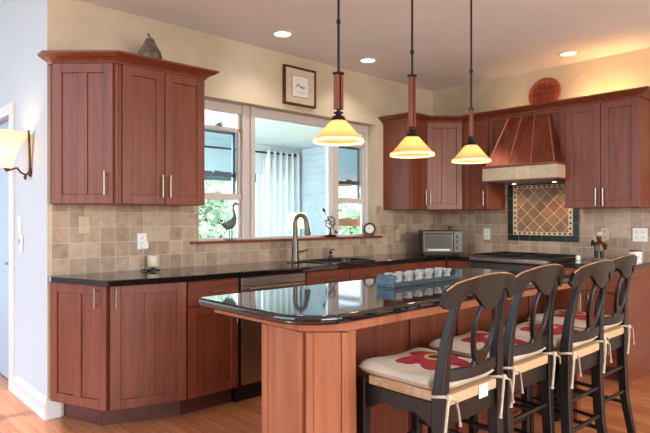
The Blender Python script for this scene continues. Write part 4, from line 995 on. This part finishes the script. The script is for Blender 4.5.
b = B(); tube(b, [(.054*math.cos(2*PI*k/n), -.012, .072+.054*math.sin(2*PI*k/n)) for k in range(n+1)], .009, 8, caps=False); obj('rim', b, 'black', ck, smooth=True)
obj('case', cyl(.054, -.006, .02, .072), 'black', ck); obj('dial', cyl(.046, -.010, -.007, .072), 'paper', ck)
b = B(); box(b, -.0015, .0015, -.0125, -.0105, .072, .103); box(b, -.022, .0, -.0125, -.0105, .0705, .0735)
for k in range(12): a = k*PI/6; x, z = .039*math.sin(a), .072+.039*math.cos(a); box(b, x-.0018, x+.0018, -.0125, -.0105, z-.0035, z+.0035)
obj('hands_and_marks', b, 'black', ck)
b = B(); box(b, -.04, -.02, -.02, .02, 0, .03); box(b, .02, .04, -.02, .02, 0, .03); obj('feet', b, 'black', ck, bevel=.003)

# ------------------------------------------------------------------ right counter things
cf_ = thing('chef_figurine', 'small chef statue with a white hat on the right counter', 'figurine', (5.03, 1.925, ZT1+.0005), math.radians(-75))
obj('base', bx(-.05, .06, -.035, .045, 0, .022), 'pear', cf_, bevel=.004)
b = B(); tube(b, [(-.022, 0, .022), (-.022, 0, .07), (-.014, 0, .10)], [.016, .017, .022], 10); tube(b, [(.022, 0, .022), (.022, 0, .07), (.014, 0, .10)], [.016, .017, .022], 10); tube(b, [(-.024, -.014, .026), (-.024, .01, .03)], [.013, .012], 8); tube(b, [(.024, -.014, .026), (.024, .01, .03)], [.013, .012], 8); obj('trousers', b, 'black', cf_, smooth=True)
b = B(); lathe(b, [(0, .085), (.035, .088), (.042, .11), (.043, .13), (.036, .155), (.022, .170), (.014, .176), (0, .176)], 20)
tube(b, [(-.034, 0, .155), (-.056, -.005, .135), (-.05, -.02, .165), (-.045, -.028, .175)], [.013, .013, .011, .010], 10); tube(b, [(.034, 0, .155), (.056, 0, .13), (.050, -.02, .10)], [.013, .012, .010], 10); obj('jacket', b, 'bronze', cf_, smooth=True)
b = B(); lathe(b, [(.0, .079), (.037, .08), (.040, .11), (.036, .135)], 20); bmesh.ops.delete(b, geom=[v for v in b.verts if v.co.y > .012], context='VERTS'); 
for v in b.verts: v.co.x *= 1.09; v.co.y *= 1.15
obj('apron', b, 'pear', cf_, smooth=True, solid=.002)
b = B(); lathe(b, [(0, .172), (.016, .176), (.022, .19), (.022, .204), (.016, .217), (0, .222)], 16); lathe(b, [(0, .192), (.004, .195), (0, .199)], 8, (0, -.023)); obj('head', b, 'bronze', cf_, smooth=True)
b = B(); tube(b, [(-.012, -.021, .190), (0, -.025, .192), (.012, -.021, .190)], [.002, .0045, .002], 6); obj('moustache', b, 'black', cf_)
b = B(); lathe(b, [(0, .214), (.023, .213), (.023, .226), (.033, .236), (.032, .248), (.018, .255), (0, .256)], 20); obj('hat', b, 'almond', cf_, smooth=True)
cj = thing('ceramic_canister', 'white patterned ceramic canister with brown lid at the far right counter', 'canister', (5.02, 1.63, ZT1+.0005))
b = B(); lathe(b, [(0, 0), (.045, 0), (.048, .008), (.048, .088), (.044, .092), (0, .092)], 28); obj('jar', b, 'white', cj, smooth=True)
b = B(); lathe(b, [(0, .0925), (.049, .0925), (.049, .104), (.02, .108), (0, .108)], 24); obj('lid', b, 'bronze', cj, smooth=True)
b = B()
for k in range(9):
    a = PI+(-1.2+k*.3); z = .045+.015*math.sin(k*2.1)
    tube(b, [(.0485*math.cos(a), .0485*math.sin(a), z-.012), (.0485*math.cos(a+.12), .0485*math.sin(a+.12), z), (.0485*math.cos(a+.02), .0485*math.sin(a+.02), z+.014)], .0022, 5)
obj('painted_motif', b, 'bluegrey', cj)
sh = thing('salt_shaker', 'small white shaker on the counter right beside the range', 'shaker', (4.97, 2.08, ZT1+.0005))
b = B(); lathe(b, [(0, 0), (.02, 0), (.021, .006), (.018, .04), (0, .04)], 18); obj('body', b, 'white', sh, smooth=True); b = B(); lathe(b, [(0, .0405), (.018, .0405), (.014, .05), (0, .052)], 18); obj('cap', b, 'nickel', sh, smooth=True)
